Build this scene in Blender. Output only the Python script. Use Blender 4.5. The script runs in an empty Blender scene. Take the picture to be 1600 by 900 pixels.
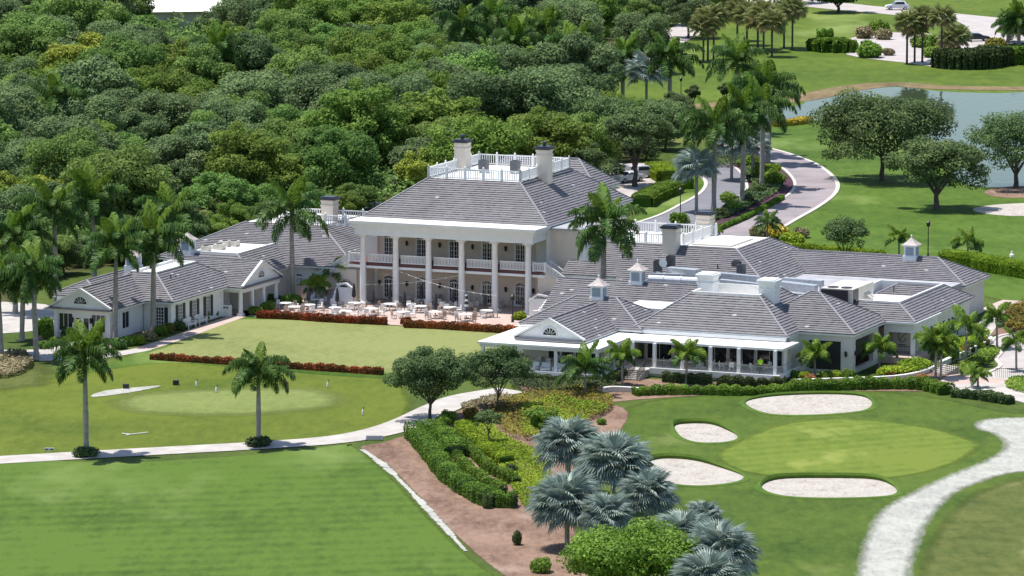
import bpy, math, random
import numpy as np
from mathutils import Vector, Matrix
from mathutils.geometry import tessellate_polygon
S = bpy.context.scene
COL = S.collection
R = math.radians
# ------------------------------------------------------------------ camera
F = 7800.0; YH = -640.0
TH = math.atan((450 - YH) / F); CT, ST = math.cos(TH), math.sin(TH)
H = CT * 1120 / 14.0
cam = bpy.data.cameras.new('camera'); camo = bpy.data.objects.new('camera', cam); COL.objects.link(camo)
cam.sensor_width = 36; cam.lens = F / 1600 * 36; cam.clip_start = 1; cam.clip_end = 9000
camo.location = (0, 0, H); camo.rotation_euler = (math.pi / 2 - TH, 0, 0)
S.camera = camo
# ------------------------------------------------------------------ sky, sun, exposure
SUN = Vector((-0.30, 0.10, 1.0)).normalized()
w = bpy.data.worlds.new('World'); S.world = w; w.use_nodes = True
nt = w.node_tree; bg = nt.nodes['Background']
sky = nt.nodes.new('ShaderNodeTexSky'); sky.sky_type = 'NISHITA'; sky.sun_disc = False
sky.sun_elevation = math.asin(SUN.z); sky.sun_rotation = math.atan2(SUN.x, SUN.y)
sky.air_density = 1.0; sky.dust_density = 0.6
nt.links.new(sky.outputs[0], bg.inputs[0]); bg.inputs[1].default_value = 0.125
sl = bpy.data.lights.new('sun', 'SUN'); sl.energy = 4.8; sl.angle = R(0.53); sl.color = (1, .955, .89)
so = bpy.data.objects.new('sun', sl); COL.objects.link(so); so.location = (-60, 500, 200)
so.rotation_euler = (-SUN).to_track_quat('-Z', 'Y').to_euler()
S.view_settings.view_transform = 'Standard'; S.view_settings.look = 'None'
S.view_settings.exposure = 0.44; S.view_settings.gamma = 1
S.view_settings.use_curve_mapping = False
S.render.engine = 'CYCLES'
S.cycles.transparent_max_bounces = 16
S.cycles.max_bounces = 6
# ------------------------------------------------------------------ frames
def G(x, y, z=0.0):
    a = (x - 800) / F; b = -(y - 450) / F
    d = (a, CT + b * ST, -ST + b * CT); t = (z - H) / d[2]
    return Vector((a * t, d[1] * t, z))
AL = math.atan(3250 / F)
O0 = G(567.5, 476)
UX = Vector((math.cos(AL), -math.sin(AL), 0)); VX = Vector((math.sin(AL), math.cos(AL), 0))
def W(u, v, z=0.0): return O0 + UX * u + VX * v + Vector((0, 0, z))
def uv(x, y, z=0.0):
    p = G(x, y, z) - O0; return p.dot(UX), p.dot(VX)
def pxm(y): return 14.0 * (y - YH) / 1120.0        # pixels per metre on the ground at row y
# ------------------------------------------------------------------ helpers
def tag(o, label=None, cat=None, group=None, kind=None):
    if label: o['label'] = label
    if cat: o['category'] = cat
    if group: o['group'] = group
    if kind: o['kind'] = kind
    return o
def empty(name, loc, rz=0.0, label=None, cat=None, group=None):
    o = bpy.data.objects.new(name, None); COL.objects.link(o)
    o.location = loc; o.rotation_euler = (0, 0, rz); o.empty_display_size = .5
    return tag(o, label, cat, group)
def put(name, me, parent=None, loc=(0, 0, 0), rot=(0, 0, 0), sc=None):
    o = bpy.data.objects.new(name, me); COL.objects.link(o)
    o.parent = parent; o.location = loc; o.rotation_euler = rot
    if sc is not None: o.scale = sc if hasattr(sc, '__len__') else (sc, sc, sc)
    return o
class MB:
    def __init__(s): s.v = []; s.f = []; s.r = []
    def quad(s, *p, r=0.5):
        i = len(s.v); s.v += [tuple(q) for q in p]; s.f.append(tuple(range(i, i + len(p)))); s.r.append(r); return s
    def box(s, x0, x1, y0, y1, z0, z1, r=0.5):
        i = len(s.v)
        s.v += [(x0, y0, z0), (x1, y0, z0), (x1, y1, z0), (x0, y1, z0), (x0, y0, z1), (x1, y0, z1), (x1, y1, z1), (x0, y1, z1)]
        for f in ((3, 2, 1, 0), (4, 5, 6, 7), (0, 1, 5, 4), (1, 2, 6, 5), (2, 3, 7, 6), (3, 0, 4, 7)):
            s.f.append(tuple(i + k for k in f)); s.r.append(r)
        return s
    def bar(s, a, b, wd, ht, r=0.5):
        a = Vector(a); b = Vector(b); d = (b - a).normalized()
        x = d.cross(Vector((0, 0, 1)))
        x = Vector((1, 0, 0)) if x.length < 1e-4 else x.normalized()
        y = x.cross(d); i = len(s.v)
        for p in (a, b):
            for (sx, sy) in ((-1, -1), (1, -1), (1, 1), (-1, 1)): s.v.append(tuple(p + x * sx * wd / 2 + y * sy * ht / 2))
        for f in ((0, 1, 2, 3), (7, 6, 5, 4), (0, 4, 5, 1), (1, 5, 6, 2), (2, 6, 7, 3), (3, 7, 4, 0)):
            s.f.append(tuple(i + k for k in f)); s.r.append(r)
        return s
    def cyl(s, a, b, r0, r1=None, n=10, cap=True):
        a = Vector(a); b = Vector(b); r1 = r0 if r1 is None else r1
        d = (b - a).normalized(); x = d.orthogonal().normalized(); y = d.cross(x); i = len(s.v)
        for p, rr in ((a, r0), (b, r1)):
            for k in range(n):
                t = 2 * math.pi * k / n; s.v.append(tuple(p + (x * math.cos(t) + y * math.sin(t)) * rr))
        for k in range(n):
            s.f.append((i + k, i + (k + 1) % n, i + n + (k + 1) % n, i + n + k)); s.r.append(.5)
        if cap:
            s.f.append(tuple(i + k for k in reversed(range(n)))); s.r.append(.5)
            s.f.append(tuple(i + n + k for k in range(n))); s.r.append(.5)
        return s
    def lathe(s, prof, n=12, c=(0, 0, 0)):
        i = len(s.v)
        for rr, z in prof:
            for k in range(n):
                t = 2 * math.pi * k / n; s.v.append((c[0] + rr * math.cos(t), c[1] + rr * math.sin(t), c[2] + z))
        for j in range(len(prof) - 1):
            for k in range(n):
                a = i + j * n + k; b = i + j * n + (k + 1) % n
                s.f.append((a, b, b + n, a + n)); s.r.append(.5)
        s.f.append(tuple(i + (len(prof) - 1) * n + k for k in range(n))); s.r.append(.5)
        return s
    def prism(s, poly, z0, z1):
        n = len(poly); i = len(s.v)
        s.v += [(p[0], p[1], z0) for p in poly] + [(p[0], p[1], z1) for p in poly]
        for k in range(n): s.f.append((i + k, i + (k + 1) % n, i + n + (k + 1) % n, i + n + k)); s.r.append(.5)
        for t in tessellate_polygon([[Vector((p[0], p[1], 0)) for p in poly]]):
            a, b, c = [Vector((poly[q][0], poly[q][1], 0)) for q in t]
            t = tuple(t) if (b - a).cross(c - a).z > 0 else tuple(reversed(t))
            s.f.append(tuple(i + n + k for k in t)); s.r.append(.5)
        return s
    def mesh(s, name, mat, smooth=False):
        me = bpy.data.meshes.new(name); me.from_pydata(s.v, [], s.f); me.materials.append(mat)
        a = me.attributes.new('rnd', 'FLOAT', 'FACE'); a.data.foreach_set('value', s.r)
        if smooth: me.polygons.foreach_set('use_smooth', [True] * len(s.f))
        me.update(); return me
    def obj(s, name, mat, parent=None, loc=(0, 0, 0), rot=(0, 0, 0), smooth=False, **kw):
        return tag(put(name, s.mesh(name, mat, smooth), parent, loc, rot), **kw)
# ------------------------------------------------------------------ materials
def nodes(name):
    m = bpy.data.materials.new(name); m.use_nodes = True
    n = m.node_tree.nodes; return m, n, m.node_tree.links, n['Principled BSDF']
def N(n, t, **kw):
    x = n.new(t)
    for k, val in kw.items(): setattr(x, k, val)
    return x
def ramp(n, stops, interp='LINEAR'):
    r = n.new('ShaderNodeValToRGB'); r.color_ramp.interpolation = interp
    e = r.color_ramp.elements
    while len(e) < len(stops): e.new(.5)
    for q, (p, c) in zip(e, stops): q.position = p; q.color = (*c, 1)
    return r
def noise(n, l, coord, scale, detail=4, rough=.55, stretch=None):
    t = n.new('ShaderNodeTexNoise'); t.inputs['Scale'].default_value = scale
    t.inputs['Detail'].default_value = detail; t.inputs['Roughness'].default_value = rough
    if stretch:
        mp = n.new('ShaderNodeMapping'); mp.inputs['Scale'].default_value = stretch[0]; mp.inputs['Rotation'].default_value = (0, 0, stretch[1])
        l.new(coord, mp.inputs[0]); coord = mp.outputs[0]
    l.new(coord, t.inputs['Vector']); return t
def mixc(n, l, fac, a, b, mode='MIX'):
    x = n.new('ShaderNodeMix'); x.data_type = 'RGBA'; x.blend_type = mode
    for s_, val in ((0, fac), (6, a), (7, b)):
        if isinstance(val, (int, float)): x.inputs[s_].default_value = val
        elif isinstance(val, tuple): x.inputs[s_].default_value = (*val, 1)
        else: l.new(val, x.inputs[s_])
    return x.outputs[2]
def solid(name, c, rough=.6, var=.12, scale=2.0, metal=0.0, spec=.5, bump=0.0):
    m, n, l, b = nodes(name)
    tc = N(n, 'ShaderNodeTexCoord'); t = noise(n, l, tc.outputs['Object'], scale, 5)
    lo = tuple(x * (1 - var) for x in c); hi = tuple(min(1, x * (1 + var * .6)) for x in c)
    rp = ramp(n, [(.3, lo), (.7, hi)]); l.new(t.outputs[0], rp.inputs[0]); l.new(rp.outputs[0], b.inputs['Base Color'])
    b.inputs['Roughness'].default_value = rough; b.inputs['Metallic'].default_value = metal
    b.inputs['Specular IOR Level'].default_value = spec
    if bump:
        bp = N(n, 'ShaderNodeBump'); bp.inputs['Strength'].default_value = bump; l.new(t.outputs[0], bp.inputs['Height']); l.new(bp.outputs[0], b.inputs['Normal'])
    return m
def edge_alpha(m, n, l, b, hard=.5, nscale=2.0, amt=1.0, stretch=None):
    """ragged border: the 'edge' attribute runs 0 (rim) to 1 (inside)"""
    at = N(n, 'ShaderNodeAttribute', attribute_name='edge'); tc = N(n, 'ShaderNodeTexCoord')
    t = noise(n, l, tc.outputs['Object'], nscale, 5, .65, stretch)
    ma = N(n, 'ShaderNodeMath', operation='MULTIPLY_ADD'); l.new(t.outputs[0], ma.inputs[0]); ma.inputs[1].default_value = amt; ma.inputs[2].default_value = -amt * .5
    ad = N(n, 'ShaderNodeMath', operation='ADD'); l.new(at.outputs['Fac'], ad.inputs[0]); l.new(ma.outputs[0], ad.inputs[1])
    mr = N(n, 'ShaderNodeMapRange'); mr.inputs[1].default_value = .5 - hard / 2; mr.inputs[2].default_value = .5 + hard / 2
    l.new(ad.outputs[0], mr.inputs[0]); l.new(mr.outputs[0], b.inputs['Alpha'])
def turf(name, c1, c2, big=.05, fine=1.4, stripe=None, patch=None, edge=None, rough=.9):
    m, n, l, b = nodes(name); tc = N(n, 'ShaderNodeTexCoord'); co = tc.outputs['Object']
    t1 = noise(n, l, co, big, 5, .6); t2 = noise(n, l, co, fine, 4, .7, ((1, .35, 1), 0))
    a = N(n, 'ShaderNodeMath', operation='MULTIPLY_ADD'); l.new(t2.outputs[0], a.inputs[0]); a.inputs[1].default_value = .8
    t4 = noise(n, l, co, .28, 5, .7, ((1, .4, 1), .9)); a4 = N(n, 'ShaderNodeMath', operation='MULTIPLY_ADD'); l.new(t4.outputs[0], a4.inputs[0]); a4.inputs[1].default_value = .5; a4.inputs[2].default_value = -.3
    a5 = N(n, 'ShaderNodeMath', operation='ADD'); l.new(t1.outputs[0], a5.inputs[0]); l.new(a4.outputs[0], a5.inputs[1])
    l.new(a5.outputs[0], a.inputs[2])
    if stripe:
        wv = N(n, 'ShaderNodeTexWave', wave_type='BANDS', bands_direction='X', wave_profile='SIN')
        mp = N(n, 'ShaderNodeMapping'); mp.inputs['Rotation'].default_value = (0, 0, R(stripe[0])); l.new(co, mp.inputs[0]); l.new(mp.outputs[0], wv.inputs[0])
        wv.inputs['Scale'].default_value = stripe[1]; wv.inputs['Distortion'].default_value = 1.2; wv.inputs['Detail'].default_value = 2; wv.inputs['Detail Scale'].default_value = .6
        a2 = N(n, 'ShaderNodeMath', operation='MULTIPLY_ADD'); l.new(wv.outputs[1], a2.inputs[0]); a2.inputs[1].default_value = stripe[2]; l.new(a.outputs[0], a2.inputs[2]); a = a2
    c1 = tuple(x * k for x, k in zip(c1, (.60, .565, .43))); c2 = tuple(x * k for x, k in zip(c2, (.60, .565, .43))); rp = ramp(n, [(.5, c1), (1.0, c2)]); l.new(a.outputs[0], rp.inputs[0]); out = rp.outputs[0]
    if patch:
        t3 = noise(n, l, co, patch[1], 4, .6, ((1, .5, 1), .4)); r3 = ramp(n, [(patch[2], (0, 0, 0)), (patch[2] + .16, (1, 1, 1))]); l.new(t3.outputs[0], r3.inputs[0])
        sc = N(n, 'ShaderNodeMath', operation='MULTIPLY'); l.new(r3.outputs[0], sc.inputs[0]); sc.inputs[1].default_value = patch[3]
        out = mixc(n, l, sc.outputs[0], out, patch[0])
    l.new(out, b.inputs['Base Color']); b.inputs['Roughness'].default_value = rough; b.inputs['Specular IOR Level'].default_value = .15
    bp = N(n, 'ShaderNodeBump'); bp.inputs['Strength'].default_value = .35; bp.inputs['Distance'].default_value = .3; l.new(t2.outputs[0], bp.inputs['Height']); l.new(bp.outputs[0], b.inputs['Normal'])
    if edge: edge_alpha(m, n, l, b, *edge)
    return m
def leaf(name, lo, hi, hue=.0, trans=.3, rough=.55, inst=.25, spec=.35):
    m, n, l, b = nodes(name)
    at = N(n, 'ShaderNodeAttribute', attribute_name='rnd'); rp = ramp(n, [(0, lo), (1, hi)]); l.new(at.outputs['Fac'], rp.inputs[0])
    oi = N(n, 'ShaderNodeObjectInfo'); hs = N(n, 'ShaderNodeHueSaturation')
    mr = N(n, 'ShaderNodeMapRange'); mr.inputs[3].default_value = .5 - hue; mr.inputs[4].default_value = .5 + hue; l.new(oi.outputs['Random'], mr.inputs[0]); l.new(mr.outputs[0], hs.inputs['Hue'])
    ml = N(n, 'ShaderNodeMath', operation='MULTIPLY'); ml.inputs[1].default_value = 7.31; l.new(oi.outputs['Random'], ml.inputs[0])
    fr = N(n, 'ShaderNodeMath', operation='FRACT'); l.new(ml.outputs[0], fr.inputs[0])
    mv = N(n, 'ShaderNodeMapRange'); mv.inputs[3].default_value = 1 - inst; mv.inputs[4].default_value = 1 + inst; l.new(fr.outputs[0], mv.inputs[0]); l.new(mv.outputs[0], hs.inputs['Value'])
    l.new(rp.outputs[0], hs.inputs['Color']); l.new(hs.outputs[0], b.inputs['Base Color'])
    b.inputs['Roughness'].default_value = rough; b.inputs['Specular IOR Level'].default_value = spec
    tr = N(n, 'ShaderNodeBsdfTranslucent'); l.new(hs.outputs[0], tr.inputs['Color'])
    mx = N(n, 'ShaderNodeMixShader'); mx.inputs[0].default_value = trans
    l.new(b.outputs[0], mx.inputs[1]); l.new(tr.outputs[0], mx.inputs[2]); l.new(mx.outputs[0], n['Material Output'].inputs[0])
    return m
def tile_mat():
    m, n, l, b = nodes('roof_tile'); tc = N(n, 'ShaderNodeTexCoord'); co = tc.outputs['Object']
    at = N(n, 'ShaderNodeAttribute', attribute_name='rnd')
    rp = ramp(n, [(0, (.14, .136, .146)), (.5, (.182, .177, .188)), (.95, (.225, .22, .23)), (1, (.42, .41, .42))]); l.new(at.outputs['Fac'], rp.inputs[0])
    t = noise(n, l, co, .22, 5, .6); r2 = ramp(n, [(.30, (.82, .79, .81)), (.62, (1, 1, 1))]); l.new(t.outputs[0], r2.inputs[0])
    o1 = mixc(n, l, 1.0, rp.outputs[0], r2.outputs[0], 'MULTIPLY')
    t3 = noise(n, l, co, .5, 4, .6, ((1.6, .25, .25), 0)); r3 = ramp(n, [(.62, (0, 0, 0)), (.85, (.4, .4, .4))]); l.new(t3.outputs[0], r3.inputs[0])
    o2 = mixc(n, l, r3.outputs[0], o1, (.10, .085, .095))
    l.new(o2, b.inputs['Base Color']); b.inputs['Roughness'].default_value = .62; b.inputs['Specular IOR Level'].default_value = .3
    return m
def water_mat():
    m, n, l, b = nodes('pond_water'); tc = N(n, 'ShaderNodeTexCoord')
    b.inputs['Base Color'].default_value = (.035, .055, .03, 1); b.inputs['Roughness'].default_value = .03; b.inputs['IOR'].default_value = 1.12
    t = noise(n, l, tc.outputs['Object'], .9, 3, .5, ((1, .35, 1), 0)); bp = N(n, 'ShaderNodeBump'); bp.inputs['Strength'].default_value = .12; bp.inputs['Distance'].default_value = .2
    l.new(t.outputs[0], bp.inputs['Height']); l.new(bp.outputs[0], b.inputs['Normal']); return m
def brick_mat():
    m, n, l, b = nodes('brick_paver'); tc = N(n, 'ShaderNodeTexCoord'); mp = N(n, 'ShaderNodeMapping'); mp.inputs['Rotation'].default_value = (0, 0, AL)
    l.new(tc.outputs['Object'], mp.inputs[0]); br = N(n, 'ShaderNodeTexBrick'); l.new(mp.outputs[0], br.inputs['Vector'])
    br.inputs['Color1'].default_value = (.36, .25, .21, 1); br.inputs['Color2'].default_value = (.46, .36, .31, 1); br.inputs['Mortar'].default_value = (.45, .37, .33, 1)
    br.inputs['Scale'].default_value = 4; br.inputs['Mortar Size'].default_value = .02
    t = noise(n, l, tc.outputs['Object'], .35, 4); rp = ramp(n, [(.35, (.50, .42, .38)), (.65, (.40, .28, .24))]); l.new(t.outputs[0], rp.inputs[0])
    l.new(mixc(n, l, .55, br.outputs[0], rp.outputs[0]), b.inputs['Base Color']); b.inputs['Roughness'].default_value = .8; return m
M = {}
M['tile'] = tile_mat(); M['cap'] = solid('ridge_cap_tile', (.26, .25, .265), .6, .2, 3)
M['white'] = solid('white_paint', (.78, .78, .77), .5, .05, 1.2)
M['memb'] = solid('white_roof_membrane', (.76, .75, .72), .6, .10, .5)
M['cream'] = solid('cream_stucco', (.70, .60, .51), .8, .07, .8)
M['pale'] = solid('pale_stucco', (.68, .64, .58), .8, .06, .8)
M['chim'] = solid('chimney_stucco', (.74, .65, .55), .8, .06, 1)
M['glass'] = solid('dark_window_glass', (.018, .022, .028), .08, .2, .5, spec=.6)
M['black'] = solid('black_metal', (.018, .018, .02), .45, .2, 4)
M['capb'] = solid('dark_chimney_cap', (.035, .04, .06), .4, .2, 3)
M['shut'] = solid('dark_green_shutter', (.02, .035, .035), .5, .15, 4)
M['red'] = solid('brick_red_band', (.13, .05, .05), .7, .2, 3)
M['brick'] = brick_mat()
M['conc'] = solid('pale_concrete', (.42, .39, .36), .85, .22, .5)
M['kerb'] = solid('kerb_concrete', (.52, .48, .44), .85, .15, .8)
M['white_fl'] = leaf('white_flowers', (.35, .38, .25), (.85, .85, .8), .0, .2)
M['fgrey'] = solid('grey_roof_membrane', (.36, .36, .38), .7, .25, .6)
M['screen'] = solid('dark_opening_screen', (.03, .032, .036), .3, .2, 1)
M['asph'] = solid('blue_grey_asphalt', (.165, .165, .185), .85, .18, .35)
M['drive'] = solid('worn_purple_paver_drive', (.26, .225, .235), .85, .28, .16)
M['road'] = solid('pale_road_surface', (.40, .36, .345), .85, .16, .3)
def sand_mat():
    m, n, l, b = nodes('raked_sand'); tc = N(n, 'ShaderNodeTexCoord'); co = tc.outputs['Object']
    t = noise(n, l, co, .5, 6, .7); t2 = noise(n, l, co, 2.5, 5, .75, ((1, .4, 1), .5)); ad = N(n, 'ShaderNodeMath', operation='MULTIPLY_ADD'); l.new(t2.outputs[0], ad.inputs[0]); ad.inputs[1].default_value = .8; l.new(t.outputs[0], ad.inputs[2])
    rp = ramp(n, [(.6, (.20, .165, .135)), (.78, (.375, .335, .29)), (1.0, (.46, .425, .38))]); l.new(ad.outputs[0], rp.inputs[0]); l.new(rp.outputs[0], b.inputs['Base Color']); b.inputs['Roughness'].default_value = .95
    bp = N(n, 'ShaderNodeBump'); bp.inputs['Strength'].default_value = .8; bp.inputs['Distance'].default_value = .3; l.new(t2.outputs[0], bp.inputs['Height']); l.new(bp.outputs[0], b.inputs['Normal']); return m
M['sand'] = sand_mat()
M['sand_old'] = solid('bunker_sand', (.50, .455, .41), .95, .3, 2.2, bump=1.0)
M['metal'] = solid('galvanised_duct', (.55, .57, .60), .35, .2, 3, metal=.5)
M['louv'] = solid('blue_grey_louvre', (.30, .36, .42), .5, .1, 3)
M['ac'] = solid('cream_unit_casing', (.60, .56, .49), .5, .1, 2)
M['trunk'] = solid('brown_bark', (.10, .08, .065), .9, .35, 5, bump=.5)
M['ptrunk'] = solid('grey_palm_trunk', (.33, .30, .265), .85, .3, 2.5)
M['shaft'] = solid('green_crownshaft', (.10, .17, .045), .45, .2, 3)
M['water'] = water_mat()
M['oak'] = leaf('oak_leaves', (.055, .100, .042), (.20, .275, .105), .012, .3, .7, .12, .06)
M['wood'] = leaf('wood_leaves', (.070, .140, .038), (.275, .400, .105), .016, .36, .7, .24, .04)
M['wood2'] = leaf('grey_green_wood_leaves', (.075, .125, .055), (.245, .335, .140), .010, .34, .7, .2, .04)
M['wood3'] = leaf('fresh_wood_leaves', (.085, .155, .030), (.285, .395, .085), .012, .36, .7, .2, .04)
M['woody'] = leaf('yellow_green_leaves', (.13, .18, .025), (.44, .50, .085), .010, .34, .6, .12, .10)
M['bright'] = leaf('bright_green_leaves', (.06, .14, .014), (.26, .40, .05), .008, .34, .55, .08, .2)
M['hedge'] = leaf('hedge_leaves', (.050, .12, .016), (.27, .41, .065), .010, .3, .6, .10, .08)
M['lime'] = leaf('lime_hedge_leaves', (.11, .19, .014), (.37, .48, .045), .008, .3, .6, .08, .08)
M['dark'] = leaf('dark_shrub_leaves', (.028, .058, .022), (.12, .175, .055), .02, .25, .6, .2, .15)
M['ixora'] = leaf('red_ixora', (.06, .045, .014), (.50, .12, .045), .008, .2, .6, .1, .1)
M['croton'] = leaf('orange_croton', (.16, .05, .02), (.52, .26, .06), .03, .2, inst=.2)
M['purple'] = leaf('purple_groundcover', (.035, .012, .03), (.13, .045, .085), .01, .2, inst=.1)
M['tan'] = leaf('tan_grasses', (0.132, 0.110, 0.050), (0.396, 0.341, 0.176), .01, .25, inst=.15)
M['rust'] = leaf('rusty_copperleaf', (.10, .095, .018), (.34, .30, .055), .02, .28, .6, .1, .12)
M['yflow'] = leaf('yellow_flowers', (.30, .24, .02), (.75, .60, .06), .005, .2, inst=.05)
M['palm'] = leaf('royal_palm_frond', (.012, .040, .008), (.105, .195, .038), .010, .18, .5, .12, .15)
M['palmy'] = leaf('young_palm_frond', (.05, .115, .012), (.25, .37, .05), .010, .28, .5, .1, .15)
M['bism'] = leaf('silver_fan_leaf', (.085, .125, .105), (.47, .55, .49), .008, .15, .55, .10, .12)
M['sabal'] = leaf('sabal_leaf', (.085, .11, .035), (.33, .35, .13), .01, .25, .5, .15)
M['dead'] = leaf('dead_frond', (.20, .14, .07), (.50, .39, .20), .01, .2, .6, .1)
M['grass'] = turf('rough_grass', (.045, .095, .018), (.125, .19, .045), .035, .8, None, ((.26, .25, .09), .045, .60, .45))
M['under'] = turf('dark_leaf_litter', (.045, .065, .025), (.13, .14, .06), .1, .6)  # dark green-brown undergrowth colour of the woodland floor
M['fair'] = turf('fairway_turf', (.040, .100, .014), (.130, .235, .040), .03, .9, (80, .10, .13), ((.22, .28, .09), .05, .56, .45), (.5, .8, .6))
M['croq'] = turf('croquet_lawn', (.21, .275, .10), (.345, .40, .185), .06, 1.0, (20, .35, .10), None, (.4, 1.5, .5))
M['putt'] = turf('putting_green', (.185, .275, .08), (.295, .375, .145), .08, 1.0, (70, .2, .08), None, (1.0, .8, .6))
M['putf'] = turf('putting_fringe', (.085, .150, .018), (.185, .250, .038), .06, 1.0, None, None, (.8, .5, .8))
M['lawn'] = turf('bright_lawn', (.044, .115, .014), (.132, .238, .040), .035, .8, (60, .05, .05), ((.27, .34, .11), .05, .56, .5), (.5, .6, .7))
M['far'] = turf('far_lawn', (.065, .135, .016), (.165, .255, .040), .03, .5, None, ((.30, .36, .12), .03, .58, .5), (.5, .4, .7))
M['grn'] = turf('golf_green', (.10, .20, .026), (.22, .31, .058), .07, .9, (65, .12, .15), ((.40, .42, .12), .12, .60, .4), (.7, .6, .8))
M['coll'] = turf('green_collar', (.042, .102, .014), (.130, .212, .038), .06, .9, None, ((.24, .27, .09), .07, .62, .5), (.8, .4, .9))
M['dry'] = turf('dry_rough', (.075, .125, .03), (.185, .225, .075), .06, .9, None, ((.34, .32, .13), .08, .55, .6), (1.0, .4, 1.2))
M['mulch'] = turf('brown_mulch', (.15, .092, .080), (.42, .295, .285), .12, 1.6, None, ((.40, .31, .25), .15, .58, .6), (.5, 1.2, .8))
M['bank'] = turf('pond_bank_reeds', (.15, .11, .07), (.36, .29, .20), .1, .6, None, ((.12, .16, .04), .1, .55, .6), (.8, .6, .9))
M['chalk'] = turf('white_sand_track', (.40, .43, .53), (.66, .71, .82), .3, 2.0, None, ((.20, .24, .10), 1.6, .60, .5), (.9, 1.6, 1.1, ((1.0, .3, 1), R(-35))))
M['strip'] = turf('white_sand_line', (.44, .46, .56), (.68, .72, .84), .3, 2.0, None, None, (.5, .9, 2.6))
M['mulchp'] = turf('purple_mulch', (.065, .032, .065), (.15, .08, .15), .3, 1.6)
# ------------------------------------------------------------------ flat sheets and ribbons
def smooth_closed(pts, k=6):
    out = []; n = len(pts)
    for i in range(n):
        p0, p1, p2, p3 = pts[i - 1], pts[i], pts[(i + 1) % n], pts[(i + 2) % n]
        for j in range(k):
            t = j / k; out.append(.5 * ((2 * p1) + (p2 - p0) * t + (2 * p0 - 5 * p1 + 4 * p2 - p3) * t * t + (3 * p1 - p0 - 3 * p2 + p3) * t ** 3))
    return out
def smooth_open(pts, k=8):
    p = [2 * pts[0] - pts[1]] + pts + [2 * pts[-1] - pts[-2]]; out = []
    for i in range(1, len(p) - 2):
        p0, p1, p2, p3 = p[i - 1:i + 3]
        for j in range(k):
            t = j / k; out.append(.5 * ((2 * p1) + (p2 - p0) * t + (2 * p0 - 5 * p1 + 4 * p2 - p3) * t * t + (3 * p1 - p0 - 3 * p2 + p3) * t ** 3))
    out.append(pts[-1].copy()); return out
def sheet(name, px, z, mat, rim=0.6, smooth=6, world=None, label=None, kind='structure', cat=None):
    pts = world if world else [G(x, y) for x, y in px]
    pts = [Vector((p.x, p.y, 0)) for p in pts]
    if smooth: pts = smooth_closed(pts, smooth)
    n = len(pts)
    area = sum(pts[i].x * pts[(i + 1) % n].y - pts[(i + 1) % n].x * pts[i].y for i in range(n))
    if area < 0: pts.reverse()
    inn = []
    for i in range(n):
        d = (pts[(i + 1) % n] - pts[i - 1]); d = Vector((-d.y, d.x, 0)).normalized(); inn.append(pts[i] + d * rim)
    vs = [(p.x, p.y, z) for p in pts] + [(p.x, p.y, z) for p in inn]
    fs = [(i, (i + 1) % n, n + (i + 1) % n, n + i) for i in range(n)]
    for t in tessellate_polygon([inn]):
        a, b, c = [inn[q] for q in t]
        t = t if (b - a).cross(c - a).z > 0 else tuple(reversed(t))
        fs.append(tuple(n + q for q in t))
    me = bpy.data.meshes.new(name); me.from_pydata(vs, [], fs); me.materials.append(mat)
    at = me.attributes.new('edge', 'FLOAT', 'POINT'); at.data.foreach_set('value', [0.0] * n + [1.0] * n)
    return tag(put(name, me), label=label, kind=kind, cat=cat)
def ribbon_pts(c, wd):
    L, Rr = [], []
    for i, p in enumerate(c):
        d = c[min(i + 1, len(c) - 1)] - c[max(i - 1, 0)]; d = Vector((-d.y, d.x, 0)).normalized()
        ww = wd[min(i * len(wd) // len(c), len(wd) - 1)] if isinstance(wd, list) else wd
        L.append(p + d * ww / 2); Rr.append(p - d * ww / 2)
    return L, Rr
def ribbon(name, px, wd, z, mat, soft=0.0, kind='structure', world=None, k=8):
    c = smooth_open(world if world else [G(x, y) for x, y in px], k); L, Rr = ribbon_pts(c, wd); n = len(c)
    vs = []; ed = []; fs = []
    if soft:
        L2, R2 = ribbon_pts(c, [x * (1 - 2 * soft) for x in wd] if isinstance(wd, list) else wd * (1 - 2 * soft))
        for rows, e in ((L, 0), (L2, 1), (R2, 1), (Rr, 0)): vs += [(p.x, p.y, z) for p in rows]; ed += [float(e)] * n
        m_ = 3
    else:
        for rows in (L, Rr): vs += [(p.x, p.y, z) for p in rows]; ed += [1.0] * n
        m_ = 1
    for r_ in range(m_):
        for i in range(n - 1): fs.append((r_ * n + i, (r_ + 1) * n + i, (r_ + 1) * n + i + 1, r_ * n + i + 1))
    me = bpy.data.meshes.new(name); me.from_pydata(vs, [], fs); me.materials.append(mat)
    at = me.attributes.new('edge', 'FLOAT', 'POINT'); at.data.foreach_set('value', ed)
    return tag(put(name, me), kind=kind)
def kerb(name, px, mat, wd=.35, h=.13, k=8, closed=False):
    c = smooth_open([G(x, y) for x, y in px], k); L, Rr = ribbon_pts(c, wd); b = MB()
    for i in range(len(c) - 1):
        a, d, e, f = L[i], Rr[i], Rr[i + 1], L[i + 1]
        up = Vector((0, 0, h)); dn = Vector((0, 0, .0))
        b.quad(a + up, d + up, e + up, f + up); b.quad(d + dn, e + dn, e + up, d + up); b.quad(f + dn, a + dn, a + up, f + up)
    return b.obj(name, mat, kind='structure')
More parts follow.
